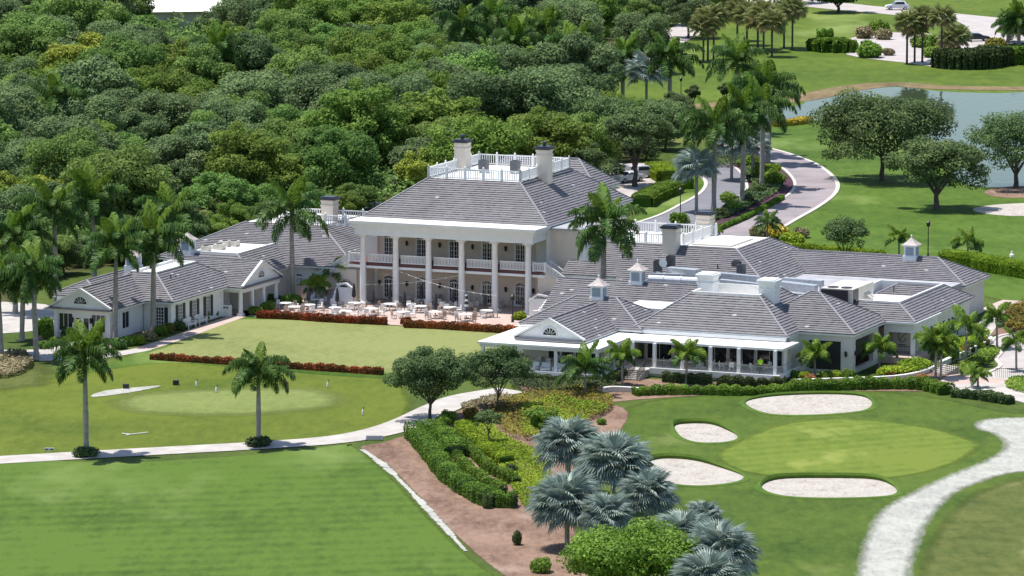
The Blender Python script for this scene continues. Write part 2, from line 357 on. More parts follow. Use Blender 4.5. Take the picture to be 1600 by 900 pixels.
# ================================================================== GROUND
MB().quad((-3500, -1500, 0), (3500, -1500, 0), (3500, 5500, 0), (-3500, 5500, 0)).obj('ground', M['grass'], kind='structure')
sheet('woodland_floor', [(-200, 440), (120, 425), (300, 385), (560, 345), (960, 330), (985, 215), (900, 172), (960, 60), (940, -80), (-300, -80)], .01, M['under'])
sheet('far_lawn', [(930, 150), (1000, 95), (1060, 62), (1150, 5), (1200, -60), (1750, -60), (1750, 150), (1240, 172), (1060, 195), (985, 185)], .02, M['far'], 3)
sheet('driveway_lawn', [(1180, 200), (1250, 186), (1400, 190), (1750, 185), (1750, 520), (1560, 470), (1200, 400), (1180, 340)], .02, M['lawn'], 1.5)
sheet('verge_lawn', [(985, 345), (1020, 318), (1055, 294), (1085, 272), (1103, 286), (1090, 304), (1058, 322), (1010, 345)], .03, M['lawn'], .3)
sheet('pond', [(1050, 177), (1238, 166), (1262, 155), (1330, 143), (1400, 136), (1470, 143), (1560, 146), (1750, 147), (1750, 300), (1600, 293), (1515, 290), (1480, 262), (1440, 235), (1380, 205), (1300, 190), (1246, 187), (1150, 182)], .04, M['water'], .3)
ribbon('pond_bank', [(1020, 170), (1120, 164), (1238, 156), (1330, 138), (1400, 132), (1470, 137), (1600, 139), (1750, 140)], 7.5, .06, M['bank'], .18)
sheet('oak_mulch_bed', [(1535, 301), (1560, 293), (1620, 291), (1660, 300), (1620, 309), (1560, 309)], .05, M['mulch'], .5)
sheet('far_bunker', [(1520, 327), (1560, 320), (1640, 318), (1660, 332), (1600, 338), (1545, 335)], .05, M['sand'], .1)
# roads
ribbon('far_road', [(1120, -6), (1270, 6), (1340, 13), (1420, 20), (1500, 28), (1600, 38), (1750, 55)], 11.5, .05, M['road'])
sheet('road_spur', [(1478, 24), (1560, 30), (1572, 40), (1556, 51), (1620, 58), (1620, 66), (1500, 70), (1508, 56), (1512, 44), (1500, 36)], .07, M['road'], .1, 3)
sheet('car_park', [(1325, 63), (1350, 56), (1390, 51), (1480, 55), (1515, 64), (1540, 80), (1500, 84), (1472, 104), (1412, 98), (1324, 86)], .06, M['road'], .1, 3)
ribbon('woodland_road', [(1120, 20), (1060, 55), (1010, 80), (960, 105), (880, 130), (780, 160)], 7.0, .05, M['road'])
sheet('rear_car_park', [(925, 290), (950, 262), (1010, 256), (1038, 278), (1030, 300), (970, 318)], .05, M['road'], .2, 3)
dr_out = [(1120, 226), (1160, 222), (1205, 233), (1240, 243), (1275, 257), (1300, 275), (1309, 290), (1303, 305), (1280, 323), (1245, 343), (1215, 360), (1150, 392)]
dr_in = [(1125, 240), (1160, 243), (1195, 249), (1222, 263), (1239, 280), (1241, 294), (1226, 309), (1192, 325), (1160, 341), (1115, 363), (1060, 387)]
sheet('driveway', dr_out + [(1090, 402)] + dr_in[::-1], .06, M['drive'], .05, 4)
kerb('driveway_kerb', dr_out, M['kerb'], .55)
kerb('driveway_inner_kerb', dr_in, M['kerb'], .4)
sheet('planting_island', [(1126, 242), (1160, 245), (1195, 251), (1221, 265), (1237, 281), (1238, 294), (1223, 308), (1190, 323), (1158, 339), (1112, 361), (1075, 370), (1097, 347), (1132, 324), (1162, 303), (1168, 290), (1153, 266), (1118, 251)], .07, M['mulchp'], .05, 4)
ln = [(1118, 251), (1152, 265), (1167, 290), (1160, 304), (1130, 325), (1095, 347), (1060, 364), (990, 380)]
ll = [(985, 352), (1030, 337), (1060, 322), (1092, 304), (1103, 287), (1091, 272), (1080, 262)]
sheet('asphalt_lane', ln + ll + [(1100, 248)], .05, M['asph'], .05, 4)
kerb('lane_kerb', ll, M['kerb'], .5); kerb('lane_inner_kerb', ln[:5], M['kerb'], .4)
# turf in front
sheet('putting_surround', [(-120, 590), (60, 585), (235, 562), (420, 576), (600, 590), (640, 610), (640, 650), (560, 683), (400, 693), (200, 704), (-120, 722)], .02, M['putf'], 1.2)
sheet('lawn_fringe', [(120, 585), (230, 545), (350, 497), (405, 494), (700, 516), (800, 520), (790, 560), (640, 592), (420, 580), (260, 568)], .03, M['lawn'], .6)
sheet('croquet_lawn', [(232, 556), (262, 541), (300, 524), (350, 504), (380, 499), (480, 501), (600, 508), (720, 517), (806, 524), (800, 545), (700, 567), (604, 584), (500, 578), (360, 567)], .045, M['croq'], .5)
sheet('putting_green', [(160, 630), (185, 618), (240, 611), (330, 606), (430, 604), (510, 608), (552, 622), (535, 637), (470, 646), (380, 652), (270, 652), (190, 645)], .05, M['putt'], 3.2)
sheet('dry_patch', [(-60, 570), (60, 566), (90, 590), (60, 606), (-60, 610)], .035, M['dry'], 2.5)
sheet('sand_pile_strip', [(144, 617), (165, 611), (200, 607), (252, 603), (232, 609), (185, 617), (146, 621)], .06, M['strip'], .15)
sheet('fairway', [(-120, 735), (200, 722), (420, 707), (540, 694), (566, 702), (620, 747), (680, 812), (740, 870), (800, 915), (900, 1010), (-120, 1030)], .03, M['fair'], 1.0)
sheet('mulch_bed', [(560, 700), (600, 690), (650, 672), (720, 640), (800, 625), (930, 628), (985, 645), (960, 690), (905, 780), (905, 840), (960, 1010), (900, 1015), (800, 915), (740, 866), (690, 818), (640, 765), (600, 725)], .045, M['mulch'], .5)
ribbon('sand_line', [(566, 703), (600, 728), (648, 775), (690, 820), (728, 862)], [.7, 1.1, .6, 1.0, .9, .5], .06, M['strip'], .3)
pa = [(-80, 724), (60, 716), (200, 708), (400, 697), (520, 688), (590, 676), (640, 660), (690, 637), (730, 622), (800, 610)]
ribbon('cart_path', pa, 4.0, .065, M['conc'])
sheet('green_surround', [(950, 668), (1000, 628), (1200, 610), (1400, 612), (1560, 640), (1750, 690), (1750, 1050), (1000, 1050), (1100, 900), (1060, 800), (985, 720)], .03, M['coll'], 1.5)
sheet('golf_green', [(1112, 713), (1145, 690), (1220, 662), (1330, 654), (1450, 667), (1520, 687), (1537, 700), (1500, 724), (1430, 744), (1340, 752), (1240, 749), (1150, 737)], .05, M['grn'], 1.3)
sheet('dry_rough', [(1425, 1050), (1428, 900), (1470, 810), (1550, 758), (1750, 730), (1750, 1050)], .05, M['dry'], 1.5)
sheet('white_sand_track', [(1315, 1050), (1332, 905), (1346, 845), (1370, 800), (1420, 770), (1480, 742), (1530, 722), (1562, 702), (1553, 682), (1520, 670), (1530, 657), (1600, 652), (1750, 652), (1750, 735), (1600, 739), (1542, 753), (1492, 776), (1458, 815), (1438, 860), (1428, 905), (1418, 1050)], .065, M['chalk'], 1.1)
def bunker(px, lip=.5, label=None):
    c = [G(x, y) for x, y in px]; s_ = sheet('bunker', px, .07, M['sand'], .1)
    if label: s_['label'] = label
    pts = smooth_closed([Vector((p.x, p.y, 0)) for p in c], 6); n = len(pts); cy = sum(p.y for p in pts) / n; hy = max(abs(p.y - cy) for p in pts)
    cen = sum(pts, Vector()) / n; b = MB(); rows = []
    for off, hz in ((.55, .06), (.22, .85), (.05, 1.0), (-.10, .55), (-.02, 0.0)):
        row = []
        for p in pts:
            k = max(.06, min(1, .45 + .8 * (p.y - cy) / hy)); d = (p - cen).normalized()
            row.append(p + d * off + Vector((0, 0, .065 + lip * k * hz if hz > .06 else .055)))
        rows.append(row)
    for a, d in zip(rows, rows[1:]):
        for i in range(n): b.quad(a[i], a[(i + 1) % n], d[(i + 1) % n], d[i])
    b.obj('lip', M['lip'], s_, smooth=True)
M['lip'] = turf('bunker_lip_turf', (.07, .165, .028), (.145, .26, .05), .06, .9, None, ((.14, .12, .05), .5, .60, .5))
bunker([(1163, 631), (1200, 621), (1280, 617), (1345, 620), (1364, 632), (1345, 643), (1270, 649), (1200, 647)], .35)
bunker([(1052, 668), (1070, 663), (1110, 664), (1145, 677), (1153, 686), (1130, 692), (1090, 692), (1062, 683)])
bunker([(1000, 730), (1030, 718), (1080, 720), (1130, 733), (1163, 746), (1145, 755), (1090, 760), (1040, 755), (1010, 745)])
bunker([(1188, 763), (1215, 750), (1300, 748), (1370, 751), (1402, 766), (1385, 776), (1290, 779), (1220, 775)])
# paths by the buildings
sheet('gravel_court', [(-60, 474), (40, 474), (80, 480), (84, 512), (-60, 520)], .03, M['conc'], .1, 3)
sheet('entrance_walk', [(-60, 563), (70, 561), (118, 541), (132, 533), (112, 531), (72, 546), (-60, 548)], .04, M['conc'], .1, 3)
ribbon('concrete_walk', [(60, 562), (130, 560), (175, 555), (225, 546)], 2.2, .045, M['conc'])
ribbon('brick_walk', [(222, 546.5), (270, 531), (322, 512), (376, 493), (400, 486)], 2.0, .05, M['brick'])
sheet('terrace_paving', None, .05, M['brick'], .05, 0, world=[W(-11.5, -13.3), W(26, -13.3), W(26, 6), W(-11.5, 6)])
sheet('entry_brick_plaza', [(1470, 596), (1500, 584), (1585, 590), (1620, 603), (1560, 602), (1500, 604)], .05, M['brick'], .05, 3)
sheet('entry_walk', [(1468, 604), (1500, 601), (1560, 600), (1640, 612), (1640, 640), (1570, 622), (1500, 616)], .055, M['conc'], .05, 3)
sheet('side_walk', [(1523, 512), (1560, 486), (1572, 490), (1556, 512), (1540, 530)], .05, M['conc'], .05, 3)
ribbon('side_brick_path', [(1545, 485), (1560, 478), (1580, 470)], 2.0, .06, M['brick'])
sheet('forecourt', [(1545, 535), (1575, 522), (1660, 520), (1660, 585), (1600, 580), (1565, 575), (1558, 560), (1566, 548)], .05, M['road'], .05, 4)
kerb('forecourt_kerb', [(1535, 587), (1562, 574), (1557, 562), (1566, 548), (1548, 537), (1570, 524), (1640, 520)], M['kerb'], .4, .15)
sheet('forecourt_walk', [(1530, 590), (1562, 574), (1600, 581), (1640, 588), (1640, 600), (1560, 592)], .06, M['conc'], .05, 3)
sheet('side_garden_mulch', [(1545, 520), (1575, 475), (1660, 470), (1660, 520), (1570, 524)], .035, M['mulch'], .5, 3)
sheet('restaurant_garden_mulch', [(800, 600), (960, 590), (1230, 600), (1480, 580), (1560, 600), (1480, 612), (1230, 612), (1000, 625), (900, 632)], .033, M['mulch'], .5, 3)
sheet('wing_garden_mulch', [(60, 545), (170, 545), (250, 525), (345, 497), (345, 488), (170, 530), (60, 525)], .033, M['mulch'], .3, 3)
# ================================================================== BUILDING KIT (u, v, z frame)
RNG = random.Random(5)
def broot(name, u, v, label, cat='building'):
    r = empty(name, W(u, v), -AL, label, cat); r['_u'] = u; r['_v'] = v; return r
def bp(mb, name, mat, root, smooth=False, **kw):
    if not mb.f: return None
    return mb.obj(name, mat, root, (-root['_u'], -root['_v'], 0), smooth=smooth, **kw)
def at(name, me, root, u, v, z, rz=0.0, sc=None): return put(name, me, root, (u - root['_u'], v - root['_v'], z), (0, 0, rz), sc)
def clip(poly, a, val, gt):
    out = []; n = len(poly)
    for i in range(n):
        p, q = poly[i], poly[(i + 1) % n]
        dp, dq = (p[a] - val, q[a] - val) if gt else (val - p[a], val - q[a])
        if dp >= 0: out.append(p)
        if (dp > 0 > dq) or (dp < 0 < dq):
            t = dp / (dp - dq); out.append((p[0] + (q[0] - p[0]) * t, p[1] + (q[1] - p[1]) * t))
    return out
def tiles(mb, poly, e=.36, wd=.43, h=.08):
    poly = [Vector(p) for p in poly]
    nrm = (poly[1] - poly[0]).cross(poly[2] - poly[0]).normalized()
    if nrm.z < 0: poly = [poly[1], poly[0]] + poly[:1:-1]; nrm = (poly[1] - poly[0]).cross(poly[2] - poly[0]).normalized()
    o = poly[0]; sx = (poly[1] - o).normalized(); tx = nrm.cross(sx)
    P2 = [((p - o).dot(sx), (p - o).dot(tx)) for p in poly]
    mb.quad(*[p - nrm * .05 for p in poly], r=.1)
    tmax = max(p[1] for p in P2); k = 0
    while k * e < tmax - .02:
        t0 = k * e; band = clip(clip(P2, 1, t0, True), 1, t0 + e, False)
        if len(band) >= 3:
            s0 = min(p[0] for p in band); s1 = max(p[0] for p in band); s = s0 - (k % 2) * wd / 2 - wd
            while s < s1:
                tl = clip(clip(band, 0, s, True), 0, s + wd, False); s += wd
                if len(tl) < 3: continue
                x0 = min(p[0] for p in tl); x1 = max(p[0] for p in tl)
                if x1 - x0 < .02: continue
                hh = h * RNG.uniform(.8, 1.2); tw = RNG.uniform(-.012, .012); r = min(1, max(0, RNG.gauss(.5, .055)))
                if RNG.random() < .005: r = 1.0
                def lift(p): return o + sx * p[0] + tx * p[1] + nrm * (hh * (1 - (p[1] - t0) / e) + tw * (p[0] - x0) / wd + .004)
                mb.quad(*[lift(p) for p in tl], r=r)
                lo = sorted(p[0] for p in tl if p[1] < t0 + 1e-4)
                if len(lo) >= 2 and lo[-1] - lo[0] > .02:
                    a, b = (lo[0], t0), (lo[-1], t0); A = lift(a); B = lift(b); C = o + sx * b[0] + tx * t0 - nrm * .02; D = o + sx * a[0] + tx * t0 - nrm * .02
                    mb.quad(D, C, B, A, r=r)
        k += 1
class Roof:
    def __init__(s): s.t = MB(); s.c = MB(); s.f = MB(); s.d = MB()
    def cap(s, a, b):
        a = Vector(a); b = Vector(b); n = max(1, int((b - a).length / .45)); up = Vector((0, 0, .07))
        for i in range(n):
            p = a.lerp(b, i / n); q = a.lerp(b, (i + 1.08) / n); s.c.bar(p + up, q + up * .6, .24, .10, r=RNG.uniform(.2, 1))
    def hip(s, u0, u1, v0, v1, z0, sl, top=None, fas=.24, parapet=True, rec=.95):
        d = min(u1 - u0, v1 - v0) / 2; flat = False
        if top is not None and (top - z0) / sl < d - .05: d = (top - z0) / sl; flat = True
        zt = z0 + sl * d
        A, B, C, D = (u0, v0, z0), (u1, v0, z0), (u1, v1, z0), (u0, v1, z0)
        a, b, c, e = (u0 + d, v0 + d, zt), (u1 - d, v0 + d, zt), (u1 - d, v1 - d, zt), (u0 + d, v1 - d, zt)
        for q in ((A, B, b, a), (B, C, c, b), (C, D, e, c), (D, A, a, e)):
            pts = []
            for p in q:
                if not any((Vector(p) - Vector(k)).length < .02 for k in pts): pts.append(p)
            if len(pts) >= 3: tiles(s.t, pts)
        for p, q in ((A, a), (B, b), (C, c), (D, e)): s.cap(p, q)
        if flat:
            s.d.box(a[0] - .02, c[0] + .02, a[1] - .02, c[1] + .02, zt - 1.5, zt - (rec if parapet else .02))
            if parapet:
                for x0, x1, y0, y1 in ((a[0] - .1, c[0] + .1, a[1] - .1, a[1] + .12), (a[0] - .1, c[0] + .1, c[1] - .12, c[1] + .1), (a[0] - .1, a[0] + .12, a[1] + .125, c[1] - .125), (c[0] - .12, c[0] + .1, a[1] + .125, c[1] - .125)): s.d.box(x0, x1, y0, y1, zt - rec - .01, zt + .16)
        else: s.cap(a if a != b else a, c)
        s.f.box(u0 + .06, u1 - .06, v0 + .06, v1 - .06, z0 - fas, z0 - .03)
        return zt
    def gable_v(s, u0, u1, v0, v1, z0, z1, open_end=True):      # ridge along v
        m = (u0 + u1) / 2
        tiles(s.t, [(u1, v0, z0), (u1, v1, z0), (m, v1, z1), (m, v0, z1)]); tiles(s.t, [(u0, v1, z0), (u0, v0, z0), (m, v0, z1), (m, v1, z1)]); s.cap((m, v0, z1), (m, v1, z1))
        s.f.box(u0 + .06, u1 - .06, v0 + .1, v1, z0 - .24, z0 - .03)
    def gable_u(s, u0, u1, v0, v1, z0, z1):
        m = (v0 + v1) / 2
        tiles(s.t, [(u0, v0, z0), (u1, v0, z0), (u1, m, z1), (u0, m, z1)]); tiles(s.t, [(u1, v1, z0), (u0, v1, z0), (u0, m, z1), (u1, m, z1)]); s.cap((u0, m, z1), (u1, m, z1))
        s.f.box(u0, u1 - .1, v0 + .06, v1 - .06, z0 - .24, z0 - .03)
    def done(s, root):
        r = bp(s.t, 'roof_tiles', M['tile'], root, kind='stuff'); bp(s.c, 'ridge_caps', M['cap'], root, kind='stuff'); bp(s.f, 'eaves', M['white'], root); bp(s.d, 'flat_roof', M['memb'], root)
def window_mesh(w_, h_, nx, ny, fr=.09):
    b = MB(); b.box(-w_ / 2, w_ / 2, -.07, 0, 0, fr).box(-w_ / 2, w_ / 2, -.07, 0, h_ - fr, h_)
    b.box(-w_ / 2, -w_ / 2 + fr, -.07, 0, fr, h_ - fr).box(w_ / 2 - fr, w_ / 2, -.07, 0, fr, h_ - fr)
    for i in range(1, nx): x = -w_ / 2 + fr + (w_ - 2 * fr) * i / nx; b.box(x - .025, x + .025, -.05, -.005, fr, h_ - fr)
    for j in range(1, ny): z = fr + (h_ - 2 * fr) * j / ny; b.box(-w_ / 2 + fr, w_ / 2 - fr, -.048, -.005, z - .022, z + .022)
    g = MB().quad((-w_ / 2 + fr, -.012, fr), (w_ / 2 - fr, -.012, fr), (w_ / 2 - fr, -.012, h_ - fr), (-w_ / 2 + fr, -.012, h_ - fr))
    return b.mesh('window', M['white']), g.mesh('pane', M['glass'])
def window(root, u, v, z, mm, face='f', name='window'):
    o = at(name, mm[0], root, u, v, z, math.pi / 2 if face == 'r' else 0); put('pane', mm[1], o); return o
def arch_mesh(w_, h_, fr=.13):
    b = MB(); r_ = w_ / 2; hz = h_ - r_ * .62
    b.box(-r_, -r_ + fr, -.1, 0, 0, hz).box(r_ - fr, r_, -.1, 0, 0, hz).box(-r_ + fr, r_ - fr, -.09, 0, hz - .07, hz + .05).box(-.05, .05, -.08, 0, .1, hz - .07).box(-r_ + fr, r_ - fr, -.07, 0, 0, .22)
    for sx in (-1, 1):
        b.box(sx * r_ - sx * fr - (.1 if sx > 0 else 0), sx * r_ - sx * fr + (.1 if sx < 0 else 0), -.075, 0, .22, hz - .07)
        for j in range(1, 4): z = .22 + (hz - .3) * j / 4; x0, x1 = sorted((sx * .05, sx * (r_ - fr))); b.box(x0, x1, -.05, 0, z - .02, z + .02)
        b.box(sx * (r_ - fr) / 2 - .02, sx * (r_ - fr) / 2 + .02, -.052, 0, .22, hz - .07)
    n = 12; ar = lambda t, q: (q * math.cos(t), hz + q * .62 * math.sin(t))
    for i in range(n):
        t0, t1 = math.pi * i / n, math.pi * (i + 1) / n
        a, c = ar(t0, r_), ar(t1, r_); d, e = ar(t0, r_ - fr), ar(t1, r_ - fr)
        b.quad((a[0], -.1, a[1]), (c[0], -.1, c[1]), (e[0], -.1, e[1]), (d[0], -.1, d[1])); b.quad((a[0], 0, a[1]), (c[0], 0, c[1]), (c[0], -.1, c[1]), (a[0], -.1, a[1])); b.quad((d[0], -.1, d[1]), (e[0], -.1, e[1]), (e[0], 0, e[1]), (d[0], 0, d[1]))
    for t in (math.pi / 4, math.pi / 2, 3 * math.pi / 4): p = ar(t, r_ - fr); b.bar((0, -.03, hz + .05), (p[0], -.03, p[1]), .04, .04)
    g = MB(); pts = [(-r_ + fr, -.015, .2), (r_ - fr, -.015, .2)] + [(ar(math.pi * i / n, r_ - fr)[0], -.015, ar(math.pi * i / n, r_ - fr)[1]) for i in range(n + 1)]
    g.quad(*pts); return b.mesh('door', M['white']), g.mesh('pane', M['glass'])
def fan_window(root, u, v, z, r_, face='f'):
    b = MB(); n = 12
    for i in range(n):
        t0, t1 = math.pi * i / n, math.pi * (i + 1) / n
        pts = [(q * math.cos(t), -.06, q * math.sin(t)) for t, q in ((t0, r_ + .1), (t1, r_ + .1), (t1, r_), (t0, r_))]; b.quad(*pts)
    for k in range(1, 6): t = math.pi * k / 6; b.bar((.2 * math.cos(t), -.05, .2 * math.sin(t)), (r_ * math.cos(t), -.05, r_ * math.sin(t)), .06, .04)
    b.lathe([(.22, -.01), (.22, .01)], 10, (0, -.05, 0)); b.box(-r_ - .1, r_ + .1, -.07, 0, -.12, 0)
    g = MB().quad(*[(r_ * math.cos(math.pi * i / n), -.03, r_ * math.sin(math.pi * i / n)) for i in range(n + 1)])
    o = at('fanlight', b.mesh('fanlight', M['white']), root, u, v, z, math.pi / 2 if face == 'r' else 0); put('pane', g.mesh('pane', M['glass']), o)
def lantern_mesh():
    b = MB(); b.lathe([(.05, -.28), (.13, -.2), (.15, .1), (.2, .13), (.1, .26), (.03, .33)], 8, (0, -.18, 0)); b.box(-.06, .06, -.1, 0, -.12, .02); return b.mesh('lantern', M['black'])
LANT = lantern_mesh()
def column_mesh(h_, r_=.36):
    b = MB(); b.lathe([(r_ * 1.02, .42), (r_ * 1.0, h_ * .35), (r_ * .84, h_ - .45), (r_ * .95, h_ - .4), (r_ * .88, h_ - .34), (r_ * 1.2, h_ - .2)], 20); b.box(-r_ * 1.35, r_ * 1.35, -r_ * 1.35, r_ * 1.35, h_ - .2, h_)
    p = MB(); p.box(-r_ * 1.75, r_ * 1.75, -r_ * 1.75, r_ * 1.75, 0, .2); p.lathe([(r_ * 1.6, .2), (r_ * 1.62, .3), (r_ * 1.25, .36), (r_ * 1.28, .43)], 20)
    return b.mesh('column', M['white'], True), p.mesh('plinth', M['white'])
def rail(b, a, c, h_=.95, step=.16, post=None, finial=False, pw=.22):
    """balustrade from a to c (u,v,z at floor)"""
    a = Vector(a); c = Vector(c); up = Vector((0, 0, 1)); L = (c - a).length
    b.bar(a + up * h_, c + up * h_, .16, .1); b.bar(a + up * .12, c + up * .12, .14, .1)
    n = max(2, int(L / step))
    for i in range(n): p = a.lerp(c, (i + .5) / n); b.box(p.x - .045, p.x + .045, p.y - .045, p.y + .045, p.z + .15, p.z + h_ - .03)
    if post:
        m = max(1, round(L / post))
        for i in range(m + 1):
            p = a.lerp(c, i / m); b.box(p.x - pw / 2, p.x + pw / 2, p.y - pw / 2, p.y + pw / 2, p.z, p.z + h_ + .14)
            if finial: b.lathe([(.09, 0), (.12, .1), (.03, .22)], 6, (p.x, p.y, p.z + h_ + .14))
def chimney(root, u, v, z0, z1, wu=1.5, wv=1.5, cap=True, name='chimney', mat='chim'):
    b = MB(); b.box(u - wu / 2, u + wu / 2, v - wv / 2, v + wv / 2, z0, z1 - .5).box(u - wu / 2 - .08, u + wu / 2 + .08, v - wv / 2 - .08, v + wv / 2 + .08, z1 - 1.0, z1 - .82).box(u - wu / 2 - .05, u + wu / 2 + .05, v - wv / 2 - .05, v + wv / 2 + .05, z1 - .5, z1 - .25)
    o = bp(b, name, M[mat], root)
    c = MB(); c.box(u - wu / 2 - .2, u + wu / 2 + .2, v - wv / 2 - .2, v + wv / 2 + .2, z1 - .25, z1); c.box(u - wu / 2, u + wu / 2, v - wv / 2, v + wv / 2, z1, z1 + .12)
    if cap: c.lathe([(.22, .1), (.22, .5), (.34, .52), (.3, .62)], 8, (u, v, z1))
    q = c.obj('chimney_cap', M['white'] if mat == 'white' else M['capb'], o); return o
def cupola(root, u, v, z, w_=.78, h_=1.35):
    b = MB(); b.box(u - w_, u + w_, v - w_, v + w_, z - .7, z + .25).box(u - w_ * .86, u + w_ * .86, v - w_ * .86, v + w_ * .86, z + .25, z + h_).box(u - w_ * 1.12, u + w_ * 1.12, v - w_ * 1.12, v + w_ * 1.12, z + h_, z + h_ + .12)
    o = bp(b, 'cupola', M['white'], root)
    l = MB()
    for k in range(7):
        zz = z + .36 + k * (h_ - .5) / 7
        l.box(u - w_ * .58, u + w_ * .58, v - w_ * .86 - .05, v - w_ * .86 - .005, zz, zz + .09); l.box(u + w_ * .86 + .005, u + w_ * .86 + .05, v - w_ * .58, v + w_ * .58, zz, zz + .09)
    l.box(u - w_ * .58, u + w_ * .58, v - w_ * .86 - .02, v - w_ * .86 - .004, z + .33, z + h_ - .12).box(u + w_ * .86 + .004, u + w_ * .86 + .02, v - w_ * .58, v + w_ * .58, z + .33, z + h_ - .12)
    l.obj('louvre', M['louv'], o)
    t = MB(); zz = z + h_ + .12; prof = [(1.18, 0), (.78, .22), (.4, .5), (.02, .85)]
    for (r0, z0), (r1, z1) in zip(prof, prof[1:]):
        q0 = [(u + sx * w_ * r0, v + sy * w_ * r0, zz + z0) for sx, sy in ((-1, -1), (1, -1), (1, 1), (-1, 1))]; q1 = [(u + sx * w_ * r1, v + sy * w_ * r1, zz + z1) for sx, sy in ((-1, -1), (1, -1), (1, 1), (-1, 1))]
        for k in range(4): t.quad(q0[k], q0[(k + 1) % 4], q1[(k + 1) % 4], q1[k])
    t.obj('cupola_roof', M['ctile'], o); f = MB().lathe([(.05, 0), (.1, .12), (.02, .32)], 6, (u, v, zz + .83)); f.obj('finial', M['white'], o)
M['ctile'] = solid('pale_cupola_tile', (.42, .37, .35), .7, .2, 3)
def pipe(root, u, v, z):
    bp(MB().cyl((u, v, z - .3), (u, v, z + .45), .07, n=8), 'vent_pipe', M['black'], root)
def gable_front(root, axis, a0, a1, c, z0, z1, th=.12):
    m = (a0 + a1) / 2; b = MB()
    if axis == 'u':      # gable in the u-z plane at v=c
        f = [(a0, c, z0), (a1, c, z0), (m, c, z1)]; k = [(p[0], c + th, p[2]) for p in f]
        b.quad(*f); b.quad(*k[::-1]); b.bar((a0 - .1, c - .12, z0 + .1), (m, c - .12, z1 + .08), .28, .2); b.bar((a1 + .1, c - .12, z0 + .1), (m, c - .12, z1 + .08), .28, .2)
        d = MB().box(a0, a1, c - .32, c - .005, z0 - .16, z0 + .02)
    else:
        f = [(c, a0, z0), (c, a1, z0), (c, m, z1)]; k = [(c - th, p[1], p[2]) for p in f]
        b.quad(*f); b.quad(*k[::-1]); b.bar((c + .12, a0 - .1, z0 + .1), (c + .12, m, z1 + .08), .28, .2); b.bar((c + .12, a1 + .1, z0 + .1), (c + .12, m, z1 + .08), .28, .2)
        d = MB().box(c + .005, c + .32, a0, a1, z0 - .16, z0 + .02)
    bp(b, 'pediment', M['white'], root); bp(d, 'pediment_ledge', M['tile'], root)
# ================================================================== MAIN CLUBHOUSE
C = broot('clubhouse', 10, 5, 'tall two-storey clubhouse with six white columns, balcony and railed flat roof deck')
wl = MB().box(-.7, 20.7, 5, 28, 0, 9.3); bp(wl, 'wall', M['cream'], C)
bp(MB().box(20.705, 25.6, 3.6, 15, 0, 9.1), 'side_bay_wall', M['cream'], C)
bp(MB().box(20.75, 25.8, 3.4, 15.2, 9.1, 9.3), 'side_bay_roof', M['fgrey'], C)
for q in ((-1.9, -.4, 4.86, 5.6, 0, 9.2), (18.95, 20.7, 4.86, 5.6, 0, 9.2), (24.6, 25.75, 3.48, 4.6, 0, 9.1), (20.705, 21.2, 3.48, 3.6, 0, 9.1)): bp(MB().box(*q), 'corner_pilaster', M['white'], C)
cm = column_mesh(7.9)
for k in range(6): put('plinth', cm[1], at('column', cm[0], C, 4 * k, 0, .06))
en = MB().box(-.75, 20.75, -.62, .62, 7.962, 8.75).box(-.75, .4, .625, 4.85, 7.97, 8.75).box(19.6, 20.75, .625, 4.85, 7.97, 8.75)
en.box(-.95, 20.95, -.8, 4.83, 8.752, 9.12).box(-1.1, 21.1, -.95, 4.82, 9.122, 9.26).box(-.3, 20.3, .63, 4.84, 8.5, 8.74)
bp(en, 'entablature', M['white'], C)
bp(MB().box(-1.35, 21.35, -1.2, 3.2, 9.262, 9.6), 'cornice_slab', M['memb'], C)
bs = MB().box(-1.9, 21.9, .25, 4.85, 4.14, 4.42); bp(bs, 'balcony_slab', M['white'], C)
bp(MB().box(-1.85, 21.85, .36, 4.84, 4.422, 4.72), 'balcony_floor', M['red'], C)
for k in range(5):
    b = MB(); rail(b, (4 * k + .42, .42, 4.74), (4 * k + 3.58, .42, 4.74), .98, .17); bp(b, 'balustrade', M['white'], C)
for u0, u1 in ((-1.8, -.45), (20.45, 21.8)):
    b = MB(); rail(b, (u0, .42, 4.74), (u1, .42, 4.74), .98, .17, 1.35); bp(b, 'balustrade', M['white'], C)
dm = arch_mesh(1.5, 2.72); um = arch_mesh(1.45, 2.75)
for k in range(5):
    o = at('door', dm[0], C, .94 + 4.01 * k, 4.995, .07); put('pane', dm[1], o)
    o = at('door', um[0], C, .94 + 4.01 * k, 4.995, 4.725); put('pane', um[1], o)
    if k < 4: at('lantern', LANT, C, 3.22 + 4.02 * k, 4.99, 6.5)
for u in (-.11, 3.2, 7.25, 11.23, 15.28, 18.6): at('lantern', LANT, C, u, 4.85 if u in (-.11,) else 4.99, 1.9)
rf = Roof()
rf.hip(-1.25, 21.25, 2.5, 28.7, 9.62, .70, 13.6, parapet=False); rf.hip(2.0, 18.2, 25.0, 32.6, 11.0, .8)
rf.done(C); bp(MB().box(2.4, 17.8, 27, 32.2, 0, 10.76), 'rear_wall', M['cream'], C)
dk = (4.4, 15.6, 8.3, 22.9); zt = 13.62
for a, c in (((dk[0], dk[2]), (dk[1], dk[2])), ((dk[1], dk[2]), (dk[1], dk[3])), ((dk[1], dk[3]), (dk[0], dk[3])), ((dk[0], dk[3]), (dk[0], dk[2]))):
    b = MB(); rail(b, (*a, zt), (*c, zt), 1.15, .28, 2.4, True); bp(b, 'deck_balustrade', M['white'], C)
chimney(C, 4.75, 17.2, 12.6, 17.0, 1.4, 1.5); chimney(C, 16.1, 14.2, 12.0, 17.0, 1.4, 1.5)
